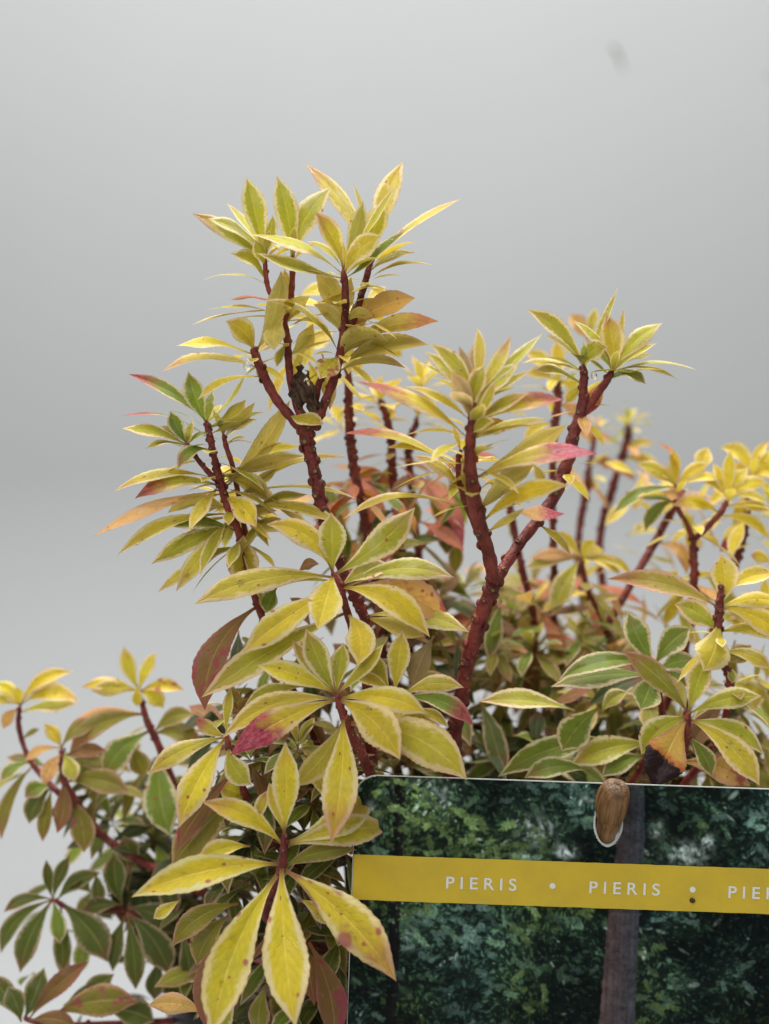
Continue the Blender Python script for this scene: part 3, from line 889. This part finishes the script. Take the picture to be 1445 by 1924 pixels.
#FILL
for (x, y, d, n, L, e0, e1, ty) in [(500, 482, 8, 6, 80, 80, 25, 'gy'), (549, 478, 12, 6, 85, 80, 25, 'gy'), (646, 508, -22, 7, 90, 75, 20, 'gy'), (700, 488, 18, 7, 95, 75, 15, 'gyY'),
    (650, 575, 5, 6, 105, 25, -15, 'uyY'), (655, 625, 15, 7, 115, 20, -20, 'uYy'), (640, 665, 15, 5, 105, 15, -25, 'uY'), (536, 590, 15, 7, 110, 30, -20, 'uyY'), (543, 650, 20, 5, 95, 20, -25, 'uY'), (480, 668, 5, 4, 95, 25, -15, 'Yy'), (690, 530, 20, 5, 100, 25, -15, 'yu'),
    (388, 795, 26, 6, 85, 70, 15, 'gG'), (402, 850, 30, 6, 110, 30, -15, 'gyu'), (408, 900, 34, 8, 120, 20, -25, 'gyY'), (432, 955, 36, 8, 125, 10, -35, 'gyY'), (452, 1010, 40, 6, 115, 5, -45, 'gy'), (350, 835, 12, 6, 65, 75, 5, 'gG'), (420, 820, 40, 6, 75, 75, 10, 'gG'), (445, 900, 55, 7, 110, 30, -15, 'uyY'), (455, 960, 55, 7, 120, 15, -25, 'uyY'),
    (890, 760, -170, 9, 120, 80, 15, 'gyv'), (886, 810, -160, 8, 140, 40, -5, 'gyY'), (884, 860, -140, 7, 140, 25, -15, 'yuY'), (890, 930, -120, 5, 120, 25, -10, 'yu'), (864, 870, -70, 6, 120, 40, -15, 'yY'),
    (1096, 692, 74, 7, 90, 80, 0, 'gG'), (1150, 700, 76, 7, 95, 80, 0, 'gGy'), (1090, 770, 85, 4, 90, 10, -40, 'nY'), (1063, 880, 80, 4, 90, 20, -30, 'Yy'),
    (735, 850, 420, 7, 120, 10, -40, 'RnYo'), (775, 900, 480, 7, 120, 10, -40, 'RnYo'), (755, 980, 440, 8, 130, 0, -50, 'RonG'), (665, 900, 280, 6, 120, 5, -50, 'Rno'), (690, 1010, 300, 7, 125, 0, -50, 'Rod'), (656, 760, 275, 6, 110, 20, -30, 'Yy'), (656, 700, 270, 7, 100, 40, -10, 'Y'),
    (1040, 850, 475, 6, 90, 10, -40, 'Yn'), (1045, 730, 470, 7, 80, 60, -10, 'Yy'), (1105, 890, 835, 6, 80, 20, -40, 'nY'), (1178, 830, 850, 6, 80, 10, -30, 'Yn'), (1122, 800, 830, 6, 50, 60, 0, 'nY'),
    (1300, 985, 335, 6, 100, 20, -30, 'Yy'), (1400, 960, 430, 8, 95, 40, -30, 'Y'), (1272, 930, 335, 7, 80, 60, -10, 'Y'), (1368, 945, 328, 7, 85, 60, -15, 'Y'), (1412, 900, 432, 9, 90, 70, -10, 'Y'), (1350, 1190, 98, 5, 110, 20, -30, 'Yyg'), (1375, 1290, 115, 6, 100, 20, -30, 'yog'), (1440, 1130, 430, 6, 90, 30, -20, 'Y'), (1425, 1010, 430, 6, 80, 30, -20, 'Yn'),
    (1100, 1090, 465, 6, 90, 20, -40, 'yno'), (1303, 1090, 340, 5, 100, 10, -40, 'non')]:
    rosette(x, y, d, n, L, list(ty), el=(e0, e1), wr=.25, seed=int(x*3+y))
for a in [(712, 752, 410, 13, 92, 'YYyg'), (790, 725, 470, 13, 100, 'YYy'), (785, 785, 478, 6, 80, 'Yy'), (640, 800, 500, 8, 80, 'Yy'),
          (1180, 800, 850, 13, 62, 'gGyg'), (1045, 700, 465, 8, 66, 'Yy'), (952, 915, 450, 6, 50, 'yo')]:
    rosette(*a[:5], list(a[5]))
for (x, y, d, n, L, ty) in [
    (1000, 1215, 420, 13, 95, 'oGgo'), (930, 1215, 380, 12, 80, 'ogGo'), (1090, 1195, 480, 13, 95, 'ogGo'), (1060, 1275, 430, 12, 90, 'ooGo'),
    (870, 1110, 560, 13, 120, 'opGo'), (960, 1150, 620, 13, 110, 'oopG'), (1150, 1230, 460, 11, 90, 'oGn'), (1000, 1100, 800, 12, 110, 'oop'),
    (930, 1300, 460, 11, 95, 'onG'), (1000, 1310, 480, 10, 90, 'opG'), (1120, 1310, 330, 10, 90, 'Gog'), (880, 1390, 540, 9, 120, 'dGd'), (960, 1420, 560, 9, 120, 'dGd'),
    (1060, 1400, 420, 10, 110, 'dGo'), (1190, 1430, 330, 10, 100, 'dGo'), (1330, 1440, 330, 10, 110, 'dGo'), (1270, 1400, 300, 9, 90, 'Gog'),
    (800, 1210, 420, 11, 95, 'nygo'), (780, 1290, 420, 10, 90, 'dpo'), (820, 1130, 500, 12, 110, 'opd'), (740, 1130, 400, 10, 100, 'dop'), (790, 1380, 320, 10, 100, 'dGo'),
    (1400, 1330, 420, 9, 80, 'yog'), (1440, 1270, 440, 9, 90, 'yYo'), (1420, 1430, 400, 9, 90, 'dGo'),
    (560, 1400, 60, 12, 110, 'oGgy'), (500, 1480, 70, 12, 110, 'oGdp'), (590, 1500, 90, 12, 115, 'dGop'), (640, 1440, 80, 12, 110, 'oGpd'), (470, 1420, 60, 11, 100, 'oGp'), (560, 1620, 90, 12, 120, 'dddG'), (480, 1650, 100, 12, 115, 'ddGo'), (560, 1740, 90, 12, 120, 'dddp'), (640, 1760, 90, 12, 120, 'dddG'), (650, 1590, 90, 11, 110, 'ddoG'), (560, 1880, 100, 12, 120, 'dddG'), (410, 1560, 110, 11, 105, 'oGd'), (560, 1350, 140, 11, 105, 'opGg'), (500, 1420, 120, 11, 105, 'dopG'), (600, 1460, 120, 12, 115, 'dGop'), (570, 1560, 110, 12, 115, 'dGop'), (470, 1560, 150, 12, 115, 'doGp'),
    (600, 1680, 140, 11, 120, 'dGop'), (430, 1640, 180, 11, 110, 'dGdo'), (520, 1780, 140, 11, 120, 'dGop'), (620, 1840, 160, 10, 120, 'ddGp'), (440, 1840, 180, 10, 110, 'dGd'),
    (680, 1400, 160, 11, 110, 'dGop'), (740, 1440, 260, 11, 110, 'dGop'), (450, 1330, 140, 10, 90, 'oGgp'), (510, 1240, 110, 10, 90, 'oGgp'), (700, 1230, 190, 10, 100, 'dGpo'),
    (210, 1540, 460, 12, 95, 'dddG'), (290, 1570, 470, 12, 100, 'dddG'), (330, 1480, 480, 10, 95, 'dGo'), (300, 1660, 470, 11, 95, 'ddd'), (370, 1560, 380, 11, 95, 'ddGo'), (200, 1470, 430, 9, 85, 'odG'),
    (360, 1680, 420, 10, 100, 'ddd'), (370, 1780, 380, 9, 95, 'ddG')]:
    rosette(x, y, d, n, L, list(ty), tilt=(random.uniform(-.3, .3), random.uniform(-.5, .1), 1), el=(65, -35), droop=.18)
def scatter(x0, x1, y0, y1, d0, d1, n, L, types, seed):
    rs = random.Random(seed); st = random.getstate(); random.seed(seed)
    for _ in range(n):
        c = P(rs.uniform(x0, x1), rs.uniform(y0, y1), rs.uniform(d0, d1)); az = rs.uniform(0, 6.28); e = R(rs.uniform(-65, 35))
        l = L*U*rs.uniform(.7, 1.2); dr = Vector((math.cos(az)*math.cos(e), math.sin(az)*math.cos(e)*.6, math.sin(e))).normalized()
        up = Vector((rs.uniform(-.5, .5), rs.uniform(-1.2, .2), 1)); up = (up-dr*up.dot(dr)).normalized()
        leaf(FOLIAGE, c, c+dr*l*.5+up*l*.08, c+dr*l-Vector((0, 0, .12*l)), l*.32, up, rs.choice(types))
    random.setstate(st)
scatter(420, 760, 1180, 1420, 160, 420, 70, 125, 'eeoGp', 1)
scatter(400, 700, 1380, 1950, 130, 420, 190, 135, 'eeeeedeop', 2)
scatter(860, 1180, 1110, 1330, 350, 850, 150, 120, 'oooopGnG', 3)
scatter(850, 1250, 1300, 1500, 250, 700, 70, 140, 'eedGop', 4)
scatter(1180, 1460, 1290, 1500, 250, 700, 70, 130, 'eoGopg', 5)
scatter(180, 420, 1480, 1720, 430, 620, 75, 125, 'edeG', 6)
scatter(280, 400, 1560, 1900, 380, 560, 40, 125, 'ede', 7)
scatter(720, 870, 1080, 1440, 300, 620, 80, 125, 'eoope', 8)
scatter(870, 1200, 1350, 1480, 300, 560, 60, 150, 'eGodG', 11)
scatter(1150, 1460, 1380, 1490, 260, 520, 50, 150, 'eGodo', 12)
scatter(860, 1120, 1090, 1250, 500, 900, 60, 130, 'opoRo', 13)
scatter(600, 860, 870, 1110, 260, 620, 62, 120, 'RnodGopR', 14)
scatter(550, 690, 570, 690, 70, 280, 16, 110, 'YYyu', 15)
scatter(400, 510, 870, 1000, 40, 110, 13, 110, 'gyuG', 16)
scatter(940, 1230, 1000, 1140, 450, 900, 26, 95, 'ynoY', 17)
scatter(1210, 1450, 1070, 1300, 260, 520, 34, 105, 'yYgoY', 18)
scatter(1180, 1450, 880, 1000, 420, 700, 26, 95, 'YYn', 19)
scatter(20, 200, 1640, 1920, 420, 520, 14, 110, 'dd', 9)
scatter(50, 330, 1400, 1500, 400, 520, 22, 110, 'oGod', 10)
fo = FOLIAGE.build('foliage', plant); tag(fo, kind='stuff')
# withered flower bud in the main fork
def withered():
    b = Bag()
    for (bx, by, tx, ty, w, bow) in [(580, 785, 566, 676, 22, -7), (586, 785, 556, 700, 20, 6), (576, 780, 553, 706, 22, -5), (588, 785, 570, 720, 26, 5), (590, 782, 571, 690, 9, 7), (597, 782, 580, 712, 10, 4), (602, 780, 594, 742, 9, 3), (572, 780, 551, 722, 10, 0), (584, 785, 574, 715, 13, 2), (606, 775, 600, 750, 8, 2), (592, 785, 588, 728, 8, -2)]:
        leaf_px(b, -14, bx, by, tx, ty, w, random.uniform(-50, 50), bow, random.uniform(-14, 10), random.uniform(-20, 8), 'b', True)
    for i, v in enumerate(b.v):
        w = v*1000; v += Vector((math.sin(w.z*2.3+w.y*3), math.sin(w.x*2.9+w.z*1.7), math.sin(w.x*2.1+w.y)))*.00042
    return mesh_obj('withered_bud', b.v, b.f, M_DEAD, plant)
withered()

# ------------------------------------------------------------------ printed plant label
LD = -40; LW, LH, LR = 980, 700, 42; TH = R(2.0)
lab = empty('plant_label', P(668, 1455, LD))
lab.rotation_mode = 'QUATERNION'
lab.rotation_quaternion = (Matrix.Rotation(TH, 3, 'Y') @ Matrix.Rotation(R(90), 3, 'X')).to_quaternion()
tag(lab, 'printed plastic plant label with forest picture and yellow band reading PIERIS', 'plant label')
lk = U*(CD+LD)/CD
def LP(u, v, z=0.0): return (u*lk, -v*lk, z)
def to_uv(px, py):
    dx, dy = px-668, py-1455; c, s = math.cos(TH), math.sin(TH)
    return dx*c+dy*s, -dx*s+dy*c
HU, HV = to_uv(1143, 1543); HA, HB = 25.0, 45.0
def outline(inset=0.0, n=10):
    r = LR-inset; pts = []
    for cx, cy, a0 in ((LW-LR, LH-LR, 0), (LR, LH-LR, 90), (LR, LR, 180), (LW-LR, LR, 270)):
        for i in range(n+1):
            a = R(a0+90*i/n); pts.append((cx+r*math.cos(a), cy+r*math.sin(a)))
    return pts
def ring(a, b, n=40): return [(HU+a*math.cos(2*math.pi*i/n), HV+b*math.sin(2*math.pi*i/n)) for i in range(n)]
def card():
    import bmesh
    bm = bmesh.new(); loops = []
    for pts in (outline(), ring(HA, HB)):
        vs = [bm.verts.new(LP(u, v, 0)) for u, v in pts]
        loops += [bm.edges.new((vs[i], vs[(i+1) % len(vs)])) for i in range(len(vs))]
    bmesh.ops.triangle_fill(bm, use_beauty=True, use_dissolve=False, edges=loops)
    ex = bmesh.ops.extrude_face_region(bm, geom=list(bm.faces))
    bmesh.ops.translate(bm, verts=[e for e in ex['geom'] if isinstance(e, bmesh.types.BMVert)], vec=(0, 0, -0.0004))
    bmesh.ops.recalc_face_normals(bm, faces=bm.faces)
    me = bpy.data.meshes.new('card'); bm.to_mesh(me); bm.free(); me.materials.append(M_EDGE)
    o = bpy.data.objects.new('card', me); COL.objects.link(o); o.parent = lab
card()
def picture():
    st = 1.6; nx, ny = int(LW/st)+1, int(LH/st)+1
    img = np.zeros((ny, nx, 3), np.float32)
    X, Y = np.meshgrid(np.arange(nx)*st, np.arange(ny)*st)
    def vn(scale, seed):
        g = np.random.default_rng(seed).random((int(LH/scale)+4, int(LW/scale)+4))
        a, b = X/scale, Y/scale; i, j = a.astype(int), b.astype(int); fa, fb = a-i, b-j; fa = fa*fa*(3-2*fa); fb = fb*fb*(3-2*fb)
        return (g[j, i]*(1-fa)+g[j, i+1]*fa)*(1-fb)+(g[j+1, i]*(1-fa)+g[j+1, i+1]*fa)*fb
    f = .5*vn(140, 1)+.3*vn(60, 2)+.2*vn(24, 3)
    light = np.clip((f-.36)*2.6, 0, 1)*np.clip(1.15-Y/620, .12, 1)
    f2 = vn(110, 5)
    base = np.stack([.003+.010*light, .006+.020*light, .006+.014*light], -1)
    img[:] = base*(.6+.8*vn(6, 8)[..., None])
    def tou(px, py): return to_uv(px, py)
    sky = [(800, 1480, 40, 12), (1010, 1560, 26, 22), (830, 1510, 16, 10), (985, 1610, 18, 10), (1290, 1605, 34, 18), (1110, 1500, 14, 10), (1330, 1580, 14, 10), (760, 1760, 18, 20), (820, 1700, 10, 10), (1235, 1560, 12, 14), (1060, 1600, 20, 12), (700, 1530, 12, 20)]
    for px, py, a, b in sky:
        u, v = tou(px, py); w = np.clip(np.exp(-((X-u)/a)**2-((Y-v)/b)**2)*(vn(7, 31)*1.5-.1), 0, 1)*.8
        img[:] = img*(1-w[..., None])+np.array([.42, .50, .47])*w[..., None]
    def strokes(N, lo, hi, smin, smax, seed, dens=None):
        g = np.random.default_rng(seed)
        for _ in range(N):
            u, v = g.uniform(0, LW), g.uniform(0, LH); j, i = int(v/st), int(u/st); li = light[j, i]
            if g.random() > .25+.9*li: continue
            ln, wd = g.uniform(smin, smax), g.uniform(.22, .42); wd = max(1.3, wd*ln)
            an = (f2[j, i]-.5)*5+g.normal(0, .6)+.6
            k = int(ln/st)+2; j0, j1, i0, i1 = max(0, j-k), min(ny, j+k+1), max(0, i-k), min(nx, i+k+1)
            dx, dy = X[j0:j1, i0:i1]-u, Y[j0:j1, i0:i1]-v
            a = dx*math.cos(an)+dy*math.sin(an); b = -dx*math.sin(an)+dy*math.cos(an)
            m = np.clip(1.35-(a/ln)**2-(b/wd)**2, 0, 1)[..., None]*g.uniform(.5, 1)
            br = (lo+(hi-lo)*li*g.random()**1.6)
            hue = f2[j, i]+g.normal(0, .13)
            c = np.array([.34, .58, .20]) if hue > .80 else (np.array([.26, .56, .30]) if hue > .38 else np.array([.22, .50, .42]))
            c = c*br
            if g.random() < .012: c = np.array([.34, .44, .38])*(.3+li)
            img[j0:j1, i0:i1] = img[j0:j1, i0:i1]*(1-m)+c*m
    strokes(9000, .02, .14, 6, 13, 3)
    def trunk(pts, w0, w1, c0, c1, seed):
        p = np.array([tou(*q) for q in pts]); cx = np.interp(Y, p[:, 1], p[:, 0]); ww = np.interp(Y, [p[0, 1], p[-1, 1]], [w0, w1])/2
        cx = cx+(vn(14, seed)-.5)*3
        m = (np.abs(X-cx) < ww)&(Y >= p[0, 1])&(Y <= p[-1, 1])
        gx = np.random.default_rng(seed+9).random(400); wob = X+3*vn(40, seed+2); ii = np.clip((wob/2.6).astype(int), 0, 398); tx = .35*vn(3.5, seed+1)+.35*gx[ii]*vn(26, seed+3)*1.6+.3*vn(9, seed+4); sh = np.clip((X-cx)/ww*.5+.5, 0, 1)
        col = np.array(c0)*(1-sh[..., None])+np.array(c1)*sh[..., None]
        img[m] = (col*(.35+1.1*tx[..., None]))[m]
    trunk([(752, 1456), (750, 1530), (742, 1700), (735, 1900), (732, 2150)], 24, 26, (.010, .012, .012), (.018, .017, .018), 41)
    trunk([(722, 1456), (738, 1500), (750, 1530)], 9, 16, (.010, .011, .012), (.016, .016, .016), 47)
    trunk([(812, 1462), (792, 1474), (764, 1496)], 8, 14, (.010, .011, .012), (.016, .016, .016), 48)
    trunk([(1188, 1470), (1184, 1600), (1172, 1720), (1160, 1900), (1150, 2180)], 48, 76, (.050, .034, .034), (.036, .042, .052), 51)
    strokes(9000, .06, .60, 3.0, 7.5, 4)
    def dab(u, v, ln, wd, an, c, al):
        j, i = int(v/st), int(u/st); k = int(ln/st)+2; j0, j1, i0, i1 = max(0, j-k), min(ny, j+k+1), max(0, i-k), min(nx, i+k+1)
        if j1 <= j0 or i1 <= i0: return
        dx, dy = X[j0:j1, i0:i1]-u, Y[j0:j1, i0:i1]-v
        a = dx*math.cos(an)+dy*math.sin(an); b = -dx*math.sin(an)+dy*math.cos(an)
        m = (np.clip(1.4-(a/ln)**2-(b/wd)**2, 0, 1)*al)[..., None]
        img[j0:j1, i0:i1] = img[j0:j1, i0:i1]*(1-m)+c*m
    def sprays(N, seed, br):
        g = np.random.default_rng(seed)
        for _ in range(N):
            u, v = g.uniform(0, LW), g.uniform(0, LH); li = light[min(ny-1, int(v/st)), min(nx-1, int(u/st))]
            if g.random() > li*1.5: continue
            an = g.uniform(-.4, 1.2) if g.random() < .6 else g.uniform(2.0, 3.6); hue = f2[min(ny-1, int(v/st)), min(nx-1, int(u/st))]+g.normal(0, .1)
            c0 = (np.array([.30, .46, .15]) if hue > .72 else (np.array([.22, .40, .24]) if hue > .45 else np.array([.24, .42, .34])))*br*(.3+.9*li)*g.uniform(.5, 1.1)
            s0 = g.uniform(.35, .75)
            for q in range(int(g.uniform(6, 14))):
                u += math.cos(an)*4.2*s0; v += math.sin(an)*4.2*s0; an += g.normal(0.03, .05)
                for sg in (-1, 1):
                    a2 = an+sg*g.uniform(.6, 1.0); ln = g.uniform(4, 7.5)*s0
                    dab(u+math.cos(a2)*ln, v+math.sin(a2)*ln, ln, ln*.34+.5, a2, c0*g.uniform(.45, 1.25), .85)
    sprays(1000, 21, .38)
    trunk([(752, 1456), (750, 1530), (742, 1700), (735, 1900), (732, 2150)], 19, 22, (.006, .007, .007), (.012, .012, .012), 41)
    trunk([(812, 1462), (792, 1474), (764, 1496)], 5, 9, (.008, .009, .009), (.012, .012, .012), 48)
    trunk([(722, 1456), (738, 1500), (750, 1530)], 5, 10, (.008, .009, .009), (.012, .012, .012), 47)
    trunk([(1186, 1480), (1182, 1600), (1172, 1722), (1160, 1900), (1150, 2180)], 40, 74, (.046, .032, .032), (.032, .038, .046), 57)
    strokes(7000, .05, .42, 1.8, 3.4, 14); sprays(520, 22, .58); strokes(5200, .1, .62, 1.5, 3.0, 9)
    trunk([(1178, 1716), (1172, 1722), (1160, 1900), (1150, 2180)], 58, 78, (.075, .048, .046), (.046, .050, .060), 61)
    for _ in range(2): img[1:-1, 1:-1] = img[1:-1, 1:-1]*.5+.125*(img[:-2, 1:-1]+img[2:, 1:-1]+img[1:-1, :-2]+img[1:-1, 2:])
    img[:] = np.clip(img, 0, 1)**1.18*2.5; img[:] = img*.82+.18*img.mean(-1, keepdims=True)
    vs, keep, col = [], -np.ones((ny, nx), int), []
    ed = 1.4
    def inside(u, v):
        if u < ed or v < ed or u > LW-ed or v > LH-ed: return False
        du, dv = max(LR-u, 0, u-(LW-LR)), max(LR-v, 0, v-(LH-LR))
        return math.hypot(du, dv) <= LR-ed+.01 and ((u-HU)/(HA+2))**2+((v-HV)/(HB+2))**2 > 1
    for j in range(ny):
        for i in range(nx):
            u, v = i*st, j*st
            if inside(u, v): keep[j, i] = len(vs); vs.append(LP(u, v, .00006)); col.append((*img[j, i], 1))
    fs = []
    for j in range(ny-1):
        for i in range(nx-1):
            q = (keep[j, i], keep[j+1, i], keep[j+1, i+1], keep[j, i+1])
            if min(q) >= 0: fs.append(q)
    k = NT('forest_print'); b = k.pr(k.att('ink').outputs['Color'], .40, .07)
    mesh_obj('picture', vs, fs, k.out(b.outputs[0]), lab, atts={'ink': ('FLOAT_COLOR', col)})
picture()
def band():
    k = NT('yellow_ink'); ob = k.obj(); n = k.noise(ob, 120, 5, .6); n2 = k.noise(ob, 1500, 3)
    c = k.mix(k.ss(n, .3, .75), (.66, .46, .032), (.58, .41, .035)); c = k.mix(k.ma('MULTIPLY', k.ss(n2, .62, .8), .3), c, (.42, .29, .03))
    m = k.out(k.pr(c, .42, .35, Normal=k.bump(n, .25, .0006)).outputs[0])
    v0, v1 = 150, 235; nxs = 60; vs = []; fs = []
    for i in range(nxs+1):
        u = 2+(LW-4)*i/nxs
        for v in (v0, (v0+v1)/2, v1): vs.append(LP(u, v+(random.uniform(-.4, .4)), .00014))
    for i in range(nxs):
        for j in range(2): a = i*3+j; fs.append((a, a+1, a+4, a+3))
    mesh_obj('yellow_band', vs, fs, m, lab)
band()
def word(txt, u, v, cap, width):
    cu = bpy.data.curves.new('t', 'FONT'); cu.body = txt; cu.size = 1; cu.space_character = 1.55; cu.offset = .012
    to = bpy.data.objects.new('t', cu); COL.objects.link(to); bpy.context.view_layer.update()
    me = bpy.data.meshes.new_from_object(to.evaluated_get(bpy.context.evaluated_depsgraph_get()))
    COL.objects.unlink(to); bpy.data.objects.remove(to)
    xs = [q.co.x for q in me.vertices]; ys = [q.co.y for q in me.vertices]
    sx = width*lk/(max(xs)-min(xs)); sy = cap*lk/(max(ys)-min(ys))
    for q in me.vertices: q.co = ((q.co.x-min(xs))*sx+u*lk, (q.co.y-min(ys))*sy-v*lk, .00022)
    me.name = 'lettering'; me.materials.clear(); me.materials.append(M_INK)
    o = bpy.data.objects.new('lettering', me); COL.objects.link(o); o.parent = lab
u1, v1 = to_uv(838, 1670)
for px, py in ((838, 1669), (1107, 1678), (1368, 1687)):
    u, v = to_uv(px, py); word('PIERIS', u, v, 23, 132)
for px, py in ((1038, 1664), (1301, 1671)):
    u, v = to_uv(px, py)
    mesh_obj('dot', [LP(u+5.6*math.cos(a), v+5.6*math.sin(a), .00022) for a in np.linspace(0, 2*math.pi, 24, endpoint=False)], [tuple(range(24))[::-1]], M_INK, lab)
def rim():
    n = 48; vs = []; fs = []
    for i in range(n):
        a = 2*math.pi*i/n
        for (k, z) in ((-.6, -.0006), (-.6, .0003), (2.2+.9*math.sin(5*a), .00025), (2.9+.9*math.sin(5*a), .00002)):
            vs.append(LP(HU+(HA+k)*math.cos(a), HV+(HB+k)*math.sin(a), z))
    for i in range(n):
        for j in range(3):
            fs.append((i*4+j, i*4+j+1, ((i+1) % n)*4+j+1, ((i+1) % n)*4+j))
    mesh_obj('hole_rim', vs, fs, M_EDGE, lab)
rim()
def blob(name, c, r, mat, sq=(1, 1, 1), rough=.0, seg=16, label=None, cat=None, group=None):
    vs = []; fs = []; rn = seg//2
    for i in range(rn+1):
        a = math.pi*i/rn
        for j in range(seg):
            b = 2*math.pi*j/seg; rr = r*(1+random.uniform(-rough, rough))
            vs.append((rr*sq[0]*math.sin(a)*math.cos(b), rr*sq[1]*math.sin(a)*math.sin(b), rr*sq[2]*math.cos(a)))
    for i in range(rn):
        for j in range(seg): fs.append((i*seg+j, (i+1)*seg+j, (i+1)*seg+(j+1) % seg, i*seg+(j+1) % seg))
    o = mesh_obj(name, vs, fs, mat); o.location = c; return tag(o, label, cat, group)
q = P(1300, 1691, LD); blob('dirt_speck', (q.x, q.y-.0004, q.z), 5*U, M_SPECK, (1, .8, .9), .18, 12, 'tiny dark brown speck of dirt on the yellow band below a white dot', 'dirt')

# ------------------------------------------------------------------ bamboo stake through the hole
def stake():
    k = NT('bamboo_cane'); ob = k.obj(); mp = k.n('ShaderNodeMapping'); mp.inputs['Scale'].default_value = (1, 1, .07); k.t.links.new(ob, mp.inputs[0])
    n = k.noise(mp.outputs[0], 900, 5, .65); n1 = k.noise(ob, 130, 3)
    c = k.mix(k.ss(n, .3, .7), (.10, .042, .012), (.33, .165, .055)); c = k.mix(k.ma('MULTIPLY', k.ss(n1, .45, .7), .55), c, (.34, .22, .13))
    e = k.att('cut').outputs['Fac']; n3 = k.noise(ob, 1500, 3, .7)
    c = k.mix(e, c, k.mix(k.ss(n3, .4, .6), (.13, .07, .04), (.36, .25, .17)))
    h = k.ma('ADD', n, k.ma('MULTIPLY', k.ma('MULTIPLY', n3, e), 2.0))
    m = k.out(k.pr(c, .5, .4, Normal=k.bump(h, .9, .0006)).outputs[0])
    tip = P(1157, 1476, LD-52); cr = P(1144, 1541, LD); low = tip+(cr-tip)*7.2
    ax = (tip-low); L = ax.length; ax.normalize(); q = Vector((0, 0, 1)).rotation_difference(ax)
    r = 30*U; seg = 28; u1 = L/7.2; prof = [(r*.62, 0), (r*.62, L-1.35*u1), (r*.64, L-1.05*u1), (r*.84, L-.86*u1), (r*.99, L-.66*u1), (r*1.0, L-.42*u1), (r*.95, L-.22*u1), (r*.82, L-.09*u1), (r*.66, L-.02*u1), (r*.45, L+.03*u1), (r*.2, L+.05*u1), (r*.01, L+.055*u1)]
    vs = []; fs = []; ct = []
    for i, (rr, z) in enumerate(prof):
        for j in range(seg):
            a = 2*math.pi*j/seg; w = rr*(1+.02*math.sin(5*a)+.02*math.sin(9*a+1))
            vs.append(Vector((w*math.cos(a), w*math.sin(a), z+(random.uniform(-.0003, .0003) if i > 7 else 0)))); ct.append(.75 if i > 8 else (.3 if i == 8 else 0.0))
    for i in range(len(prof)-1):
        for j in range(seg): fs.append((i*seg+j, i*seg+(j+1) % seg, (i+1)*seg+(j+1) % seg, (i+1)*seg+j))
    o = mesh_obj('bamboo_stake', vs, fs, m, atts={'cut': ('FLOAT', ct)}); o.location = low
    o.rotation_mode = 'QUATERNION'; o.rotation_quaternion = q
    tag(o, 'brown bamboo stake poking out through the hole of the plant label', 'stake')
stake()
# ------------------------------------------------------------------ water drops
kw = NT('water'); M_WATER = kw.out(kw.pr((1, 1, 1), .0, .5, Transmission_Weight=1.0, IOR=1.33).outputs[0])
for px, py, d, r, lb in ((850, 886, -70, 9, 'clear water drop caught in the leaf joint of the thick right stem'),
                         (464, 688, -22, 7, 'clear water drop in the leaf joint near the cut top of the left branch'),
                         (722, 1058, 270, 5, 'clear water drop at the tip of the red spotted hanging leaf'),
                         (1116, 706, 40, 6, 'clear water drop between the two forks of the upper right shoot')):
    blob('water_drop', P(px, py, d), r*U, M_WATER, (1, 1, 1.1), 0, 24, lb, 'water drop', 'water drops on the shrub')

# small beads of water added to make wet glints on the leaf blades
bpy.context.view_layer.update(); dg = bpy.context.evaluated_depsgraph_get()
beads = []
for px, py, rr in ((635, 1705, 4), (642, 1716, 3), (660, 1755, 4.5), (668, 1762, 3), (438, 1762, 4.5), (416, 1846, 4), (372, 1508, 4), (360, 1515, 3.5), (352, 1530, 3), (453, 1094, 5), (447, 1092, 3.5),
                  (268, 1015, 4), (258, 1022, 3.5), (352, 1082, 4), (1086, 1362, 4), (1076, 1378, 4), (1180, 636, 4), (1192, 628, 3), (735, 452, 4), (572, 487, 4), (530, 1010, 4), (560, 1000, 3.5), (540, 1690, 3.5), (690, 1330, 4), (1372, 1396, 4), (300, 1650, 4), (345, 1640, 3.5), (1210, 1130, 4), (905, 1068, 3.5)):
    o = co.location; dr = (P(px, py, 0)-Vector(o)).normalized()
    hit, loc, nor, idx, ob, mt = S.ray_cast(dg, o, dr)
    if hit and ob.name.split('.')[0] in ('leaf', 'foliage'):
        if nor.dot(dr) > 0: nor = -nor
        beads.append((loc, nor, rr))
for loc, nor, rr in beads:
    b = blob('glint_bead', loc, rr*U, M_WATER, (1.15, .95, .6), 0, 16, 'tiny clear water bead added as a wet glint on a yellow green leaf blade', 'water bead', 'water beads added as glints on the leaf blades')
    b.rotation_mode = 'QUATERNION'; b.rotation_quaternion = Vector((0, 0, 1)).rotation_difference(nor)
